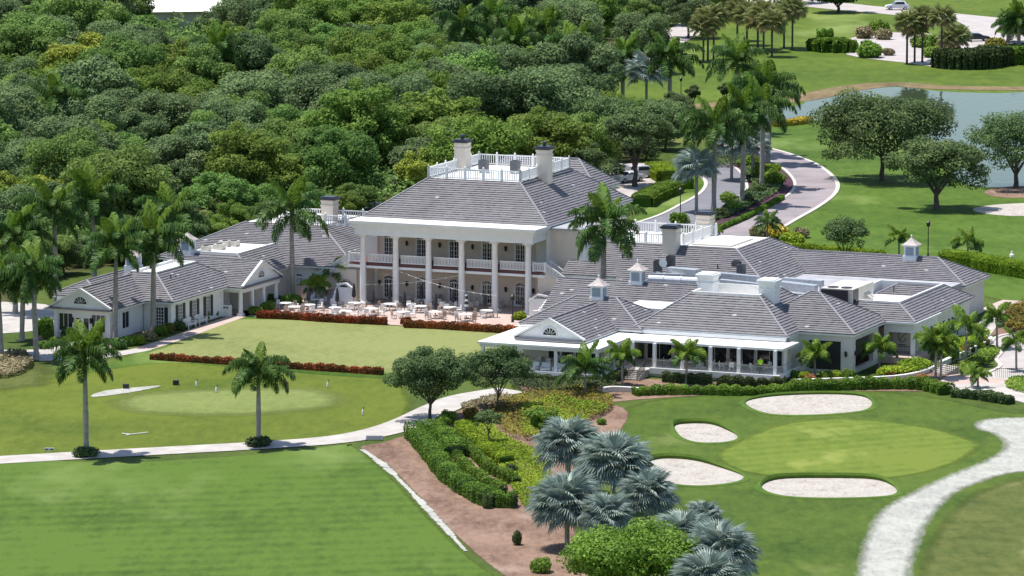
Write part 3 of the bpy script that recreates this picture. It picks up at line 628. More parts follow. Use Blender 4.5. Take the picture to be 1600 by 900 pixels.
# double staircases either side
def stairs(sgn):
    m = lambda u: u if sgn > 0 else 20 - u
    def bx(b, u0, u1, v0, v1, z0, z1): a, c = sorted((m(u0), m(u1))); b.box(a, c, v0, v1, z0, z1)
    st = MB(); n = 16
    for i in range(n): u1 = -1.9 - i * .3; bx(st, u1 - .3, u1, .6, 2.2, max(0, 4.4 - i * .19 - .5), 4.7 - (i + 1) * .19)
    bx(st, -8.6, -6.7, .4, 2.4, 0, 1.55); bx(st, -6.7, -2.9, -.35, .35, 0, 1.5)
    for i in range(8): bx(st, -4.6, -3.0, -.35 - (i + 1) * .28, -.35 - i * .28, 0, 1.5 - (i + 1) * .185)
    o = bp(st, 'staircase', M['brick'], C)
    wall = MB()
    for v0, v1 in ((.36, .58),):
        pts = [(m(-1.9), 4.75), (m(-6.7), 1.7), (m(-8.7), 1.7), (m(-8.7), 0), (m(-3.4), 0)]
        n_ = 10; cx, rr = -2.25, 1.0
        arch = [(m(cx - rr * math.cos(math.pi * i / n_)), 1.5 + 1.2 * math.sin(math.pi * i / n_)) for i in range(n_ + 1)]
        poly = pts[:4] + [(m(cx - rr), 0)] + arch + [(m(cx + rr), 0), (m(-1.0), 0), (m(-1.0), 4.4)]
        P3 = [Vector((p[0], p[1], 0)) for p in poly]
        for t in tessellate_polygon([P3]): wall.quad(*[(poly[q][0], v0, poly[q][1]) for q in t])
        for i in range(len(poly)):
            a, c = poly[i], poly[(i + 1) % len(poly)]; wall.quad((a[0], v0, a[1]), (c[0], v0, c[1]), (c[0], v1, c[1]), (a[0], v1, a[1]))
    bp(wall, 'stair_wall', M['cream'], C)
    rl = MB(); rail(rl, (m(-1.9), .47, 4.75), (m(-6.7), .47, 1.75), .95, .2, 2.4); rail(rl, (m(-6.7), .47, 1.75), (m(-8.6), .47, 1.75), .95, .2, 1.9); rail(rl, (m(-8.6), .5, 1.6), (m(-8.6), 2.4, 1.6), .95, .2, 1.9); rail(rl, (m(-1.9), 2.1, 4.75), (m(-6.7), 2.1, 1.75), .95, .2, 2.4)
    bp(rl, 'stair_balustrade', M['white'], C)
    for u, out in ((-4.85, -1), (-2.75, 1)):
        fl = MB(); prev = None
        for i in range(8):
            t = i / 7; v = -.3 - 2.9 * t; uu = u + out * .55 * t * t; z = 2.35 - 1.75 * t
            if prev:
                a, b_ = prev, (uu, v, z); fl.quad((m(a[0]), a[1], 0), (m(b_[0]), b_[1], 0), (m(b_[0]), b_[1], b_[2]), (m(a[0]), a[1], a[2])); fl.bar((m(a[0]), a[1], a[2] - .1), (m(b_[0]), b_[1], b_[2] - .1), .3, .22); fl.bar((m(a[0]), a[1], a[2] * .5), (m(b_[0]), b_[1], b_[2] * .5), .16, a[2])
            prev = (uu, v, z)
        a, c = sorted((m(uu - .22), m(uu + .22))); fl.box(a, c, v - .3, v + .12, 0, 1.0); bp(fl, 'flared_stair_wall', M['white'], C)
    fl = MB(); a, c = sorted((m(-2.6), m(-.6))); fl.box(a, c, -1.2, -.95, .062, 2.0); fl.bar((m(-2.75), -1.07, 2.3), (m(-1.6), -1.07, 2.45), .34, .2); fl.bar((m(-1.6), -1.07, 2.45), (m(-.5), -1.07, 1.7), .34, .2)
    bp(fl, 'scrolled_wall', M['white'], C)
    for u in (-6.9, -5.0):
        b = MB(); b.cyl((m(u), 2.1, 2.6), (m(u), 2.1, 3.6), .05, n=6).lathe([(.05, 0), (.16, .1), (.2, .4), (.05, .62)], 8, (m(u), 2.1, 3.6)); bp(b, 'stair_lamp', M['black'], C)
stairs(1); stairs(-1)
# ================================================================== LEFT WING
A = broot('clubhouse_wing', -14, 8, 'low grey-roofed wing left of the clubhouse with a railed roof terrace and white roof well')
rf = Roof(); rf.hip(-26, -1.0, .3, 26, 4.0, .46, 7.55, parapet=False); rf.hip(-21.5, -9.2, -9.5, 9, 3.8, .56, 5.75, rec=.12); rf.done(A)
bp(MB().box(-25.4, -.75, .9, 21.4, 0, 3.77), 'wall', M['pale'], A)
bp(MB().box(-21, -9.8, -9, .88, 0, 3.57), 'link_wall', M['pale'], A)
am = arch_mesh(1.5, 2.9)
for u in (-8.3, -5.6, -2.9): o = at('arched_window', am[0], A, u, .895, .1); put('pane', am[1], o)
for a, c in (((-13.5, 8.6), (-1.2, 8.6)), ((-13.5, 13.6), (-1.2, 13.6)), ((-13.5, 8.6), (-13.5, 13.6))):
    b = MB(); rail(b, (*a, 7.55), (*c, 7.55), 1.1, .28, 2.6, True); bp(b, 'terrace_balustrade', M['white'], A)
chimney(A, -10.0, 12.9, 7.2, 10.2, 1.5, 1.5, cap=False); 
cupola(A, -18.6, -6.5, 5.75)
B_ = broot('pro_shop', -15, -28, 'low white pavilion with fanlight gables, dark shutters and grey tiled roof at far left')
rf = Roof(); rf.gable_v(-20.8, -13.2, -35.7, -20, 3.3, 5.5); rf.hip(-21.2, -10.0, -27.5, -9.5, 3.3, .58, 5.72, rec=.12); rf.gable_u(-20, -8.3, -13.9, -3.5, 3.2, 5.6)
rf.hip(-25.5, -19.5, -26.5, -9, 3.2, .45); rf.done(B_)
bp(MB().box(-20.2, -13.8, -35.1, -27.2, 0, 3.07).box(-20.2, -10.6, -26.9, -14.2, 0, 3.07).box(-20, -12.2, -13.4, -4, 0, 2.97).box(-24.9, -20.7, -26, -9.6, 0, 2.97), 'wall', M['white'], B_)
BQ = [(u - .22, u + .22, -35.26, -34.8, 0, 3.06) for u in (-20.15, -13.85)] + [(-13.85, -13.7, v - .2, v + .2, 0, 3.06) for v in (-32.6, -30.2, -28)] + [(u - .2, u + .2, v - .12, v + .3, 0, 3.06) for u, v in ((-10.66, -26.94), (-10.66, -14.5), (-13.6, -26.94))]
for q in BQ: bp(MB().box(*q), 'corner_board', M['white'], B_)
bp(MB().box(-19.92, -14.08, -35.2, -35.0, 2.7, 3.06), 'frieze_board', M['white'], B_)
gable_front(B_, 'u', -20.6, -13.4, -35.55, 3.36, 5.42); fan_window(B_, -17, -35.56, 3.85, .75)
gable_front(B_, 'v', -13.7, -3.7, -8.45, 3.26, 5.5); fan_window(B_, -8.44, -8.7, 3.8, .7, 'r')
wm = window_mesh(1.75, 2.0, 3, 1); 
for u in (-19.0, -15.1): window(B_, u, -35.1, .75, wm)
dmesh = window_mesh(.95, 2.35, 1, 1, .17)
for u in (-17.5, -16.55): o = window(B_, u, -35.1, .08, dmesh, name='glazed_door')
for u in (-18.15, -15.95): at('lantern', LANT, B_, u, -35.1, 2.0)
w2 = window_mesh(1.7, 1.9, 2, 1); w3 = window_mesh(.95, 2.3, 3, 6, .06); sm = MB().box(-.28, .28, -.08, 0, 0, 2.3)
for z_ in range(9): sm.box(-.24, .24, -.1, -.08, .12 + z_ * .24, .26 + z_ * .24)
sm = sm.mesh('shutter', M['shut'])
window(B_, -13.8, -31.4, .8, w2, 'r'); window(B_, -13.8, -34, .8, window_mesh(1.0, 1.9, 1, 1), 'r')
w4 = window_mesh(1.6, 2.3, 5, 6, .06); window(B_, -12.2, -26.9, .35, w4); at('shutter', sm, B_, -11.05, -26.9, .35)
for v in (-24.6, -21.2, -17.8):
    window(B_, -10.6, v, .45, w3, 'r')
    for d in (-.85, .85): at('shutter', sm, B_, -10.6, v + d, .45, math.pi / 2)
pc = MB().lathe([(.26, .3), (.25, 1.2), (.21, 2.75), (.3, 2.85)], 14); pc.box(-.34, .34, -.34, .34, 0, .3).box(-.33, .33, -.33, .33, 2.85, 2.95); pc = pc.mesh('porch_column', M['white'], False)
for v in (-13.4, -10.5, -7.6, -4.3): at('porch_column', pc, B_, -8.75, v, .02)
for v in (-11.5, -8.7, -5.8): o = at('door', dm[0], B_, -12.19, v, .05, math.pi / 2, (.9, 1, .95)); put('pane', dm[1], o)
at('door', dm[0], B_, -11.6, -13.42, .05, 0, (.75, 1, .9))
bp(MB().box(-12.1, -8.4, -13.4, -4, 2.6, 2.94), 'porch_ceiling', M['white'], B_)
cupola(B_, -18.6, -19.9, 5.72)
pipe(B_, -13.0, -22.0, 5.0); pipe(B_, -15, -31, 4.7)
# ================================================================== RIGHT WING (back)
Dw = broot('clubhouse_rear_wing', 38, 8, 'grey-tiled wing right of the clubhouse with railed roof terrace and two stucco chimneys')
rf = Roof(); 
for q in ([(23.4, 1.2, 4.55), (47.4, 1.2, 4.55), (41.85, 6.75, 7.6), (23.4, 6.75, 7.6)], [(30, -.7, 3.5), (49.3, -.7, 3.5), (47.4, 1.2, 4.55), (30, 1.2, 4.55)], [(49.3, -.7, 3.5), (49.3, 25, 3.5), (41.85, 17.5, 7.6), (41.85, 6.75, 7.6)], [(49.3, 25, 3.5), (20.8, 25, 3.5), (20.8, 17.5, 7.6), (41.85, 17.5, 7.6)]): tiles(rf.t, q)
rf.cap((49.3, -.7, 3.5), (41.85, 6.75, 7.6)); rf.cap((49.3, 25, 3.5), (41.85, 17.5, 7.6)); rf.d.box(20.8, 41.87, 6.7, 17.55, 6.9, 7.58); rf.f.box(23.5, 47.2, 1.3, 24.8, 4.25, 4.5); rf.c.bar((23.4, 6.75, 7.62), (41.85, 6.75, 7.62), .25, .14, r=.1)
rf.hip(40, 66.4, 12.6, 22, 4.0, .5); rf.done(Dw)
bp(MB().box(23.6, 46.9, 1.7, 22.4, 0, 4.27).box(46.95, 65.8, 13.2, 21.4, 0, 3.77), 'wall', M['pale'], Dw)
for a, c in (((26.3, 7.2), (33.6, 7.2)), ((26.3, 16.4), (36, 16.4)), ((35.4, 7.6), (35.4, 16.4))):
    b = MB(); rail(b, (*a, 7.6), (*c, 7.6), 1.1, .28, 2.6, True); bp(b, 'terrace_balustrade', M['white'], Dw)
chimney(Dw, 34.6, 6.0, 6.2, 9.9, 1.6, 1.6, cap=False); chimney(Dw, 34.4, 17.2, 7.2, 10.1, 1.6, 1.6, cap=False)
cupola(Dw, 58.7, 17.2, 6.2)
for u, v, z in ((29.5, 4.2, 6.25), (43.5, 4, 6.1), (41, 3.4, 5.8)): pipe(Dw, u, v, z)
bp(MB().box(36.2, 40.9, 8, 15, 7.58, 7.75), 'roof_well_floor', M['ac'], Dw)
bp(MB().box(65.8, 65.9, 14.6, 15.8, 0, 2.2), 'service_door', M['white'], Dw)
# ================================================================== RESTAURANT
E_ = broot('restaurant_wing', 52, -22, 'sprawling single-storey restaurant wing with grey tiled roofs, cupolas and a columned terrace')
rf = Roof()
rf.gable_v(35.05, 42.9, -40.4, -27.0, 3.9, 6.0); rf.hip(31.9, 45.5, -31.4, -22.2, 4.0, .545)
rf.gable_u(29.7, 46.5, -19.6, -10, 3.9, 6.5)
rf.hip(44.5, 61.2, -31.0, -15, 4.2, .69, 7.45); rf.hip(54.5, 67.2, -27.3, -15.5, 4.2, .56)
rf.hip(58, 70.4, -17.3, 3.2, 4.3, .56, 5.8); rf.hip(60, 70.4, -3.6, 2.6, 4.26, .5)
rf.done(E_)
bp(MB().box(45, 66, -24.5, 12.5, 3.2, 4.4), 'grey_flat_roof', M['fgrey'], E_)
bp(MB().box(40.5, 44.9, -24, -19, 3.2, 5.2), 'small_flat_roof', M['memb'], E_)
bp(MB().box(45.4, 60.6, -30.2, 12.4, 0, 3.18).box(30.4, 45.39, -28.4, -10.6, 0, 3.18), 'inner_wall', M['pale'], E_)
gable_front(E_, 'u', 35.2, 42.75, -40.25, 3.96, 5.95); fan_window(E_, 39, -40.26, 4.35, .72)
ve = MB().box(32.0, 45.3, -42.7, -31, 3.42, 3.62).box(45.302, 62.3, -35.4, -30.3, 3.36, 3.58).box(32.2, 45.1, -42.5, -42.2, 3.1, 3.418).box(44.85, 45.1, -42.2, -35.4, 3.1, 3.418).box(32.2, 32.45, -42.2, -31.2, 3.1, 3.418)
bp(ve, 'veranda_roof', M['memb'], E_)
bp(MB().box(44.6, 61.1, -31.1, -30.75, 3.66, 4.0), 'upper_fascia', M['white'], E_)
bp(MB().box(32.4, 45.4, -42.5, -30.4, .06, .85).box(45.402, 61.9, -36.0, -30.21, .06, .82), 'terrace_floor', M['pale'], E_)
bp(MB().box(32.2, 45.65, -42.75, -42.5, .5, .98).box(45.405, 45.65, -42.5, -37.2, .5, .98).box(48.3, 62.2, -36.3, -36.0, .4, .98).box(61.9, 62.2, -36.0, -28, .4, .98), 'terrace_edge', M['white'], E_)
vc = MB().box(-.16, .16, -.16, .16, 0, 2.55).mesh('veranda_post', M['white'])
for u, v in ((32.5, -42.3), (36.0, -42.3), (40.5, -42.3), (45.0, -42.3), (45.0, -39.7), (45.0, -37.2), (46.2, -35.6), (48.6, -35.6), (51.6, -35.6), (54.65, -35.6), (57.7, -35.6), (61.6, -35.6), (32.5, -37), (61.6, -32.5)):
    at('veranda_post', vc, E_, u, v, .85)
gw = window_mesh(2.9, 2.45, 2, 1, .12)
for k in range(5): window(E_, 47.1 + 3.0 * k, -30.22, .86, gw, name='glass_wall_panel')
bp(MB().box(34.5, 44.6, -36.6, -28.3, .86, 3.1), 'bar_wall', M['pale'], E_)
g2 = window_mesh(1.5, 2.2, 1, 1, .14)
for u in (38.0, 39.5, 41.0, 42.5): window(E_, u, -36.61, .88, g2, name='glass_door_panel')
for v in (-34.6, -32.2): window(E_, 44.605, v, .88, g2, 'r', name='glass_door_panel')
gb = MB()
gl_m, gl_n, gl_l, gl_b = nodes('glass_balustrade'); gl_b.inputs['Base Color'].default_value = (.55, .65, .66, 1); gl_b.inputs['Alpha'].default_value = .10; gl_b.inputs['Roughness'].default_value = .05
M['gbal'] = gl_m
for u in np.arange(48.4, 61.5, 2.2): o = bp(MB().box(u, min(u + 2.12, 62), -36.16, -36.13, .98, 1.75), 'glass_panel', M['gbal'], E_)
for v in (-35.9, -33.3, -30.7): bp(MB().box(62.03, 62.06, v, v + 2.5, .98, 1.75), 'glass_panel', M['gbal'], E_)
bp(MB().bar((48.4, -36.15, 1.77), (62, -36.15, 1.77), .06, .05).bar((62.05, -36, 1.77), (62.05, -28.2, 1.77), .06, .05), 'handrail', M['metal'], E_)
# R6 pavilion with wide openings
bp(MB().box(61.0, 62.1, -26.9, -26.4, 0, 3.96).box(65.6, 66.85, -26.9, -26.4, 0, 3.96).box(62.1, 65.6, -26.9, -26.4, 3.35, 3.96).box(62.1, 65.6, -26.9, -26.4, 0, .35).box(66.4, 66.85, -26.395, -25.9, 0, 3.96).box(66.4, 66.85, -20.2, -18.6, 0, 3.96).box(66.4, 66.85, -25.9, -20.2, 3.45, 3.96).box(66.4, 66.85, -25.9, -20.2, 0, .5).box(60.7, 61.2, -29.8, -26.91, 0, 3.96), 'pavilion_wall', M['pale'], E_)
bp(MB().box(61.2, 66.4, -26.4, -16, .3, .36), 'pavilion_floor', M['red'], E_)
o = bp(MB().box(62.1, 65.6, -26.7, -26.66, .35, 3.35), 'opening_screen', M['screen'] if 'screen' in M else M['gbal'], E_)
for u in (61.75, 66.2): at('lantern', LANT, E_, u, -26.9, 2.1)
at('lantern', LANT, E_, 66.85, -26.2, 2.1, math.pi / 2)
# entry porch
bp(MB().box(66.9, 70.2, -16.9, -9, 3.1, 4.05).box(66.7, 70.6, -17.5, -9, 4.052, 4.26), 'entry_fascia', M['white'], E_)
bp(MB().box(66.86, 69.6, -14.1, -13.9, 0, 3.1).box(69.6, 70.0, -13.9, 2.4, 0, 4.0).box(61, 69.58, -13.88, 2.4, 0, 3.95), 'entry_wall', M['pale'], E_)
bp(MB().box(66.9, 71, -18.5, -14.1, .06, .75), 'entry_floor', M['brick'], E_)
b = MB().box(-.2, .2, -.2, .2, 0, 2.35).mesh('entry_column', M['white'])
for u, v in ((67.1, -16.7), (70.0, -16.7)): at('entry_column', b, E_, u, v, .75)
w5 = window_mesh(1.1, 1.9, 2, 3, .08)
for v in (-11.5, -8.5, -5.5, -2.5):
    window(E_, 70.0, v, 1.0, w5, 'r')
    for d in (-.85, .85): at('shutter', sm, E_, 70.0, v + d, .9, math.pi / 2, (.9, 1, .9))
b = MB().bar((67.2, -16.8, 1.65), (69.9, -16.8, 1.65), .05, .05).bar((67.2, -16.8, .95), (69.9, -16.8, .95), .05, .05)
for u in np.arange(67.3, 69.9, .2): b.box(u - .015, u + .015, -16.815, -16.785, .95, 1.65)
bp(b, 'porch_railing', M['black'], E_)
# sign on the entry wall: the swirl emblem and the word beneath it
sg = MB()
for i in range(22):
    t0, t1 = R(60 + i * 13), R(60 + (i + 1) * 13); q0 = .62 - i * .006; q1 = .62 - (i + 1) * .006
    sg.bar((68.0 + q0 * .8 * math.cos(t0), -14.14, 2.25 + q0 * math.sin(t0)), (68.0 + q1 * .8 * math.cos(t1), -14.14, 2.25 + q1 * math.sin(t1)), .03, .06)
sg.bar((67.7, -14.14, 1.9), (68.5, -14.14, 2.75), .03, .05)
for k in range(8): sg.box(67.55 + k * .115, 67.62 + k * .115, -14.15, -14.11, 1.33, 1.45)
bp(sg, 'wall_emblem', M['black'], E_)
chimney(E_, 49.6, -22.8, 5.2, 9.0, 1.7, 1.7, cap=False, mat='white'); chimney(E_, 57.0, -24.6, 5.2, 9.0, 1.7, 1.7, cap=False, mat='white')
cupola(E_, 38.9, -26.6, 6.25); cupola(E_, 38.6, -14.6, 6.35)
# steps and rails down from the terrace
st = MB()
for i in range(6): st.box(45.7, 48.2, -37.4 - i * .32, -37.08 - i * .32, .05, .82 - i * .13)
st.box(45.402, 48.25, -37.08, -36.0, .06, .82)
bp(st, 'terrace_steps', M['conc'], E_)
for u in (45.8, 47.0, 48.1):
    b = MB().bar((u, -37.0, 1.75), (u, -39.3, .95), .06, .05).bar((u, -37.0, 1.0), (u, -39.3, .2), .05, .04)
    for i in range(12): t = i / 11; v = -37.0 - 2.3 * t; b.box(u - .02, u + .02, v - .02, v + .02, .9 - .8 * t, 1.75 - .8 * t)
    bp(b, 'step_railing', M['black'], E_)
for u, v, z in ((48, -12.2, 5.6), (64.5, -6.5, 6.0)): pipe(E_, u, v, z)
# a house roof far away among the trees
hr = empty('far_house', G(268, 58), .15, 'small house with a white roof showing above the far treetops', 'house'); hr.scale = (1.2, 1.2, 1.35)
MB().box(-7, 7, -5, 5, 0, 3.8).obj('wall', M['pale'], hr)
MB().quad((-8, -6, 3.8), (8, -6, 3.8), (7, 0, 5.6), (-7, 0, 5.6)).quad((8, 6, 3.8), (-8, 6, 3.8), (-7, 0, 5.6), (7, 0, 5.6)).quad((8, -6, 3.8), (8, 6, 3.8), (7, 0, 5.6)).quad((-8, 6, 3.8), (-8, -6, 3.8), (-7, 0, 5.6)).obj('roof', M['memb'], hr)
# ================================================================== PLANT KIT
def leaf_mesh(name, cen, nrm, size, rnd, mat, aspect=.55, seed=1):
    rs = np.random.RandomState(seed); n = len(cen); nrm = nrm / (np.linalg.norm(nrm, axis=1, keepdims=True) + 1e-9)
    a = np.cross(nrm, rs.normal(size=(n, 3))); a /= np.linalg.norm(a, axis=1, keepdims=True) + 1e-9; b = np.cross(nrm, a)
    size = np.broadcast_to(np.asarray(size, float).reshape(-1, 1), (n, 1)); A = a * size; B = b * size * aspect
    v = np.stack([cen - A, cen + B - A * .1, cen + A, cen - B - A * .1], 1).reshape(-1, 3)
    me = bpy.data.meshes.new(name); me.vertices.add(4 * n); me.vertices.foreach_set('co', v.ravel().astype(np.float32))
    me.loops.add(4 * n); me.loops.foreach_set('vertex_index', np.arange(4 * n, dtype=np.int32)); me.polygons.add(n)
    me.polygons.foreach_set('loop_start', np.arange(0, 4 * n, 4, dtype=np.int32))
    at_ = me.attributes.new('rnd', 'FLOAT', 'FACE'); at_.data.foreach_set('value', np.clip(rnd, 0, 1).astype(np.float32))
    me.materials.append(mat); me.update(calc_edges=True); me.validate(); return me
def blob_leaves(blobs, n, rs, lo=.6, up=.5):
    """points on the outer shells of ellipsoid blobs [(cx,cy,cz,rx,ry,rz)]"""
    bl = np.array(blobs, float); w_ = (bl[:, 3] * bl[:, 4] + bl[:, 3] * bl[:, 5]); idx = rs.choice(len(bl), n, p=w_ / w_.sum())
    d = rs.normal(size=(n, 3)); d /= np.linalg.norm(d, axis=1, keepdims=True); q = rs.uniform(lo, 1.06, (n, 1))
    c = bl[idx, :3] + d * q * bl[idx, 3:6]; tone = rs.uniform(0, 1, len(bl))[idx]
    nr = d * .8 + rs.normal(size=(n, 3)) * .5 + np.array([0, 0, up]); return c, nr, tone, d
def crown_mesh(name, blobs, n, size, mat, seed, ground=None):
    rs = np.random.RandomState(seed); c, nr, tone, d = blob_leaves(blobs, n, rs)
    keep = np.ones(len(c), bool)
    if ground is not None: keep = c[:, 2] > ground
    rnd = .25 + .35 * tone + rs.uniform(-.22, .32, n)
    return leaf_mesh(name, c[keep], nr[keep], rs.uniform(.7, 1.3, n)[keep] * size, rnd[keep], mat, .6, seed)
def crown_blobs(r_, h_, k, rs, flat=.75):
    """lumpy crown around origin at height h_"""
    out = [(0, 0, h_ - .1 * r_, r_ * .6, r_ * .6, r_ * .5 * flat)]
    for i in range(k):
        t = rs.uniform(0, 2 * math.pi); q = r_ * math.sqrt(rs.uniform(.05, 1)) * .82; s_ = r_ * rs.uniform(.15, .32) * (1 if k > 16 else 1.25)
        z = h_ + r_ * flat * rs.uniform(-.35, .62) * (1.1 - .5 * (q / r_))
        out.append((q * math.cos(t), q * math.sin(t), z, s_ * rs.uniform(.9, 1.25), s_ * rs.uniform(.9, 1.25), s_ * rs.uniform(.6, .85)))
    return out
def oak_blobs(r_, h_, k, rs, flat=.75):
    out = [(0, 0, h_, r_ * .5, r_ * .5, r_ * .42)]
    for i in range(k):
        t = rs.uniform(0, 2 * math.pi); e_ = math.sqrt(rs.uniform(.02, 1)); q = r_ * e_ * .85; s_ = r_ * rs.uniform(.12, .27)
        z = h_ + r_ * flat * (.78 * math.sqrt(max(0, 1 - e_ * e_ * .9)) * rs.uniform(.3, 1.05) - (rs.uniform(.0, .85) if rs.rand() < .5 else 0) * e_ ** 1.5)
        out.append((q * math.cos(t) * (1 + .12 * math.sin(3 * t)), q * math.sin(t), z, s_ * rs.uniform(.9, 1.35), s_ * rs.uniform(.9, 1.35), s_ * rs.uniform(.55, .9)))
    return out
def trunk_mesh(name, h_, r_, rs, limbs=6, spread=2.5, mat=None, top=None, fork=False):
    b = MB(); top = top or h_ * 1.25; p = Vector((0, 0, -.1)); pr = r_ * 1.3; k = 4
    for i in range(k):
        q = Vector((rs.uniform(-.12, .12) * h_ * .4, rs.uniform(-.12, .12) * h_ * .4, h_ * (i + 1) / k)) if i < k - 1 else Vector((0, 0, h_)); b.cyl(p, q, pr, r_ * (1 - .12 * i), 8, False); p = q; pr = r_ * (1 - .12 * i)
    for i in range(limbs):
        t = 2 * math.pi * (i + rs.uniform(-.3, .3)) / limbs; s0 = Vector((0, 0, h_ * rs.uniform(.55, 1))); m_ = Vector((math.cos(t) * spread * .45, math.sin(t) * spread * .45, h_ + (top - h_) * .45)); e = Vector((math.cos(t) * spread, math.sin(t) * spread, top * rs.uniform(.9, 1.08)))
        b.cyl(s0, m_, r_ * .5, r_ * .34, 6, False); b.cyl(m_, e, r_ * .34, r_ * .1, 5, False)
    return b.mesh(name, mat or M['trunk'], True)
def tree(loc, tm, cmh, sc, rz, name, label, cat='tree', group=None, dead=None):
    o = empty(name, loc, rz, label, cat, group); o.scale = sc if hasattr(sc, '__len__') else (sc, sc, sc)
    put('trunk', tm, o); put('crown', cmh, o); return o
RS = np.random.RandomState(11)
# ---- woodland prototypes (about 8 m tall, 9 m wide at scale 1)
PROTO = []
for i in range(7):
    rs = np.random.RandomState(100 + i); mt = M[('wood', 'wood2', 'wood', 'wood3', 'wood2', 'wood', 'wood3')[i]]
    PROTO.append((trunk_mesh('trunk', 3.2, .22, rs, 6, 2.4, top=5), crown_mesh('crown', (crown_blobs if i % 2 else oak_blobs)(5.2, 5.0 if i % 2 else 4.2, 54, rs, (.95, 1.25, 1.05, .85, 1.0, 1.1, 1.2)[i]), 20000, .17, mt, 200 + i, .5)))
YPROTO = [(trunk_mesh('trunk', 3.2, .22, np.random.RandomState(150 + i), 6, 2.4, top=5), crown_mesh('crown', crown_blobs(4.6, 5.0, 40, np.random.RandomState(150 + i), .95), 18000, .17, M['woody'], 250 + i, .8)) for i in range(2)]
WOODY_PX = [(-300, -70), (935, -70), (955, 60), (935, 100), (800, 125), (760, 160), (895, 180), (930, 215), (960, 245), (925, 300), (900, 322), (560, 338), (420, 348), (300, 384), (120, 420), (-200, 438)]
def inside(p, poly):
    c = False; n = len(poly)
    for i in range(n):
        a, b = poly[i], poly[(i + 1) % n]
        if (a[1] > p[1]) != (b[1] > p[1]) and p[0] < (b[0] - a[0]) * (p[1] - a[1]) / (b[1] - a[1]) + a[0]: c = not c
    return c
WP = [(G(x, y).x, G(x, y).y) for x, y in WOODY_PX]
def pxof(p):
    Z = p[2] - H; w_ = p[1] * CT - Z * ST; return 800 + F * p[0] / w_, 450 - F * (p[1] * ST + Z * CT) / w_
rr = random.Random(42); spots = []
y = 560.0; row = 0
while y < 985:
    x = -130.0 + (row % 2) * 5.3
    while x < 40:
        p = (x + rr.uniform(-3.6, 3.6), y + rr.uniform(-4.5, 4.5))
        if inside(p, WP) and -40 < pxof((p[0], p[1], 5))[0] < 1000: spots.append(p)
        x += 10.6
    y += 11.5; row += 1
YEL = [(130, 80, 1.5), (180, 90, 1.35), (660, 250, .9), (370, 190, .8), (20, 285, .9), (60, 290, .8), (700, 205, .8), (735, 190, .7)]
for i, (x, y) in enumerate(spots):
    pi_ = rr.choice((0, 1, 1, 2, 3, 4, 4, 5, 6)); pr = PROTO[pi_]; s_ = rr.uniform(.82, 1.42); q_ = pxof((x, y, 0)); s_ = .42 if (205 < q_[0] < 335 and 46 < q_[1] < 150) else s_; o = tree((x, y, 0), pr[0], pr[1], (s_ * rr.uniform(.9, 1.12), s_ * rr.uniform(.9, 1.12), s_ * rr.uniform(.85, 1.15)), rr.uniform(0, 6.28), 'woodland_tree', None)
    tone_ = ('mid-green', 'grey-green', 'mid-green', 'light green', 'grey-green', 'mid-green', 'light green')[pi_]; c_ = pxof((x, y, 6 * s_)); sz_ = 'small' if s_ < .98 else 'large' if s_ > 1.24 else 'mid-sized'
    hz_ = 'left of the picture' if c_[0] < 200 else 'left of centre' if c_[0] < 450 else 'above the portico' if c_[0] < 650 else 'above the roof deck' if c_[0] < 850 else 'near the driveway palms'
    vt_ = 'top edge' if c_[1] < 60 else 'upper rows' if c_[1] < 140 else 'middle rows' if c_[1] < 220 else 'front rows'
    tag(o, f'{sz_} {tone_} broadleaf tree in the {vt_} of the wood, {hz_}', 'tree', 'trees of the wood behind the clubhouse')
for i, (x, y, s_) in enumerate(YEL):
    p = G(x, y + 10 * pxm(y) * s_ * .75); pr = YPROTO[i % 2]
    tree((p.x, p.y, 0), pr[0], pr[1], (s_, s_, s_ * 1.05), i, 'yellow_green_tree', 'yellow-green tree standing out among the darker trees of the wood', group='yellow-green trees in the wood')
rs = np.random.RandomState(9); n = 330000; q = np.stack([rs.uniform(-125, 45, n), rs.uniform(545, 985, n)], 1); ins = np.zeros(n, bool); wp = np.array(WP)
for i in range(len(wp)):
    A_, B2 = wp[i], wp[(i + 1) % len(wp)]; ins ^= ((A_[1] > q[:, 1]) != (B2[1] > q[:, 1])) & (q[:, 0] < (B2[0] - A_[0]) * (q[:, 1] - A_[1]) / (B2[1] - A_[1] + 1e-12) + A_[0])
q = q[ins]; n = len(q); hz = (3.0 + 1.6 * np.sin(q[:, 0] * .55) * np.sin(q[:, 1] * .41 + 1) + .8 * np.sin(q[:, 0] * 1.3 + q[:, 1] * .9)) * rs.uniform(.6, 1.05, n)
um_ = leaf_mesh('woodland_understory', np.stack([q[:, 0], q[:, 1] - 750, np.maximum(.2, hz)], 1), rs.normal(size=(n, 3)) * .6 + [0, -.25, 1], rs.uniform(.7, 1.4, n) * .3, .4 + .3 * np.sin(q[:, 0] * .3) * np.sin(q[:, 1] * .2) + rs.uniform(-.3, .35, n), M['wood'], .6, 5)
tag(put('woodland_understory', um_, None, (0, 750, 0)), 'dense green undergrowth filling the gaps between the trees of the wood', kind='stuff')
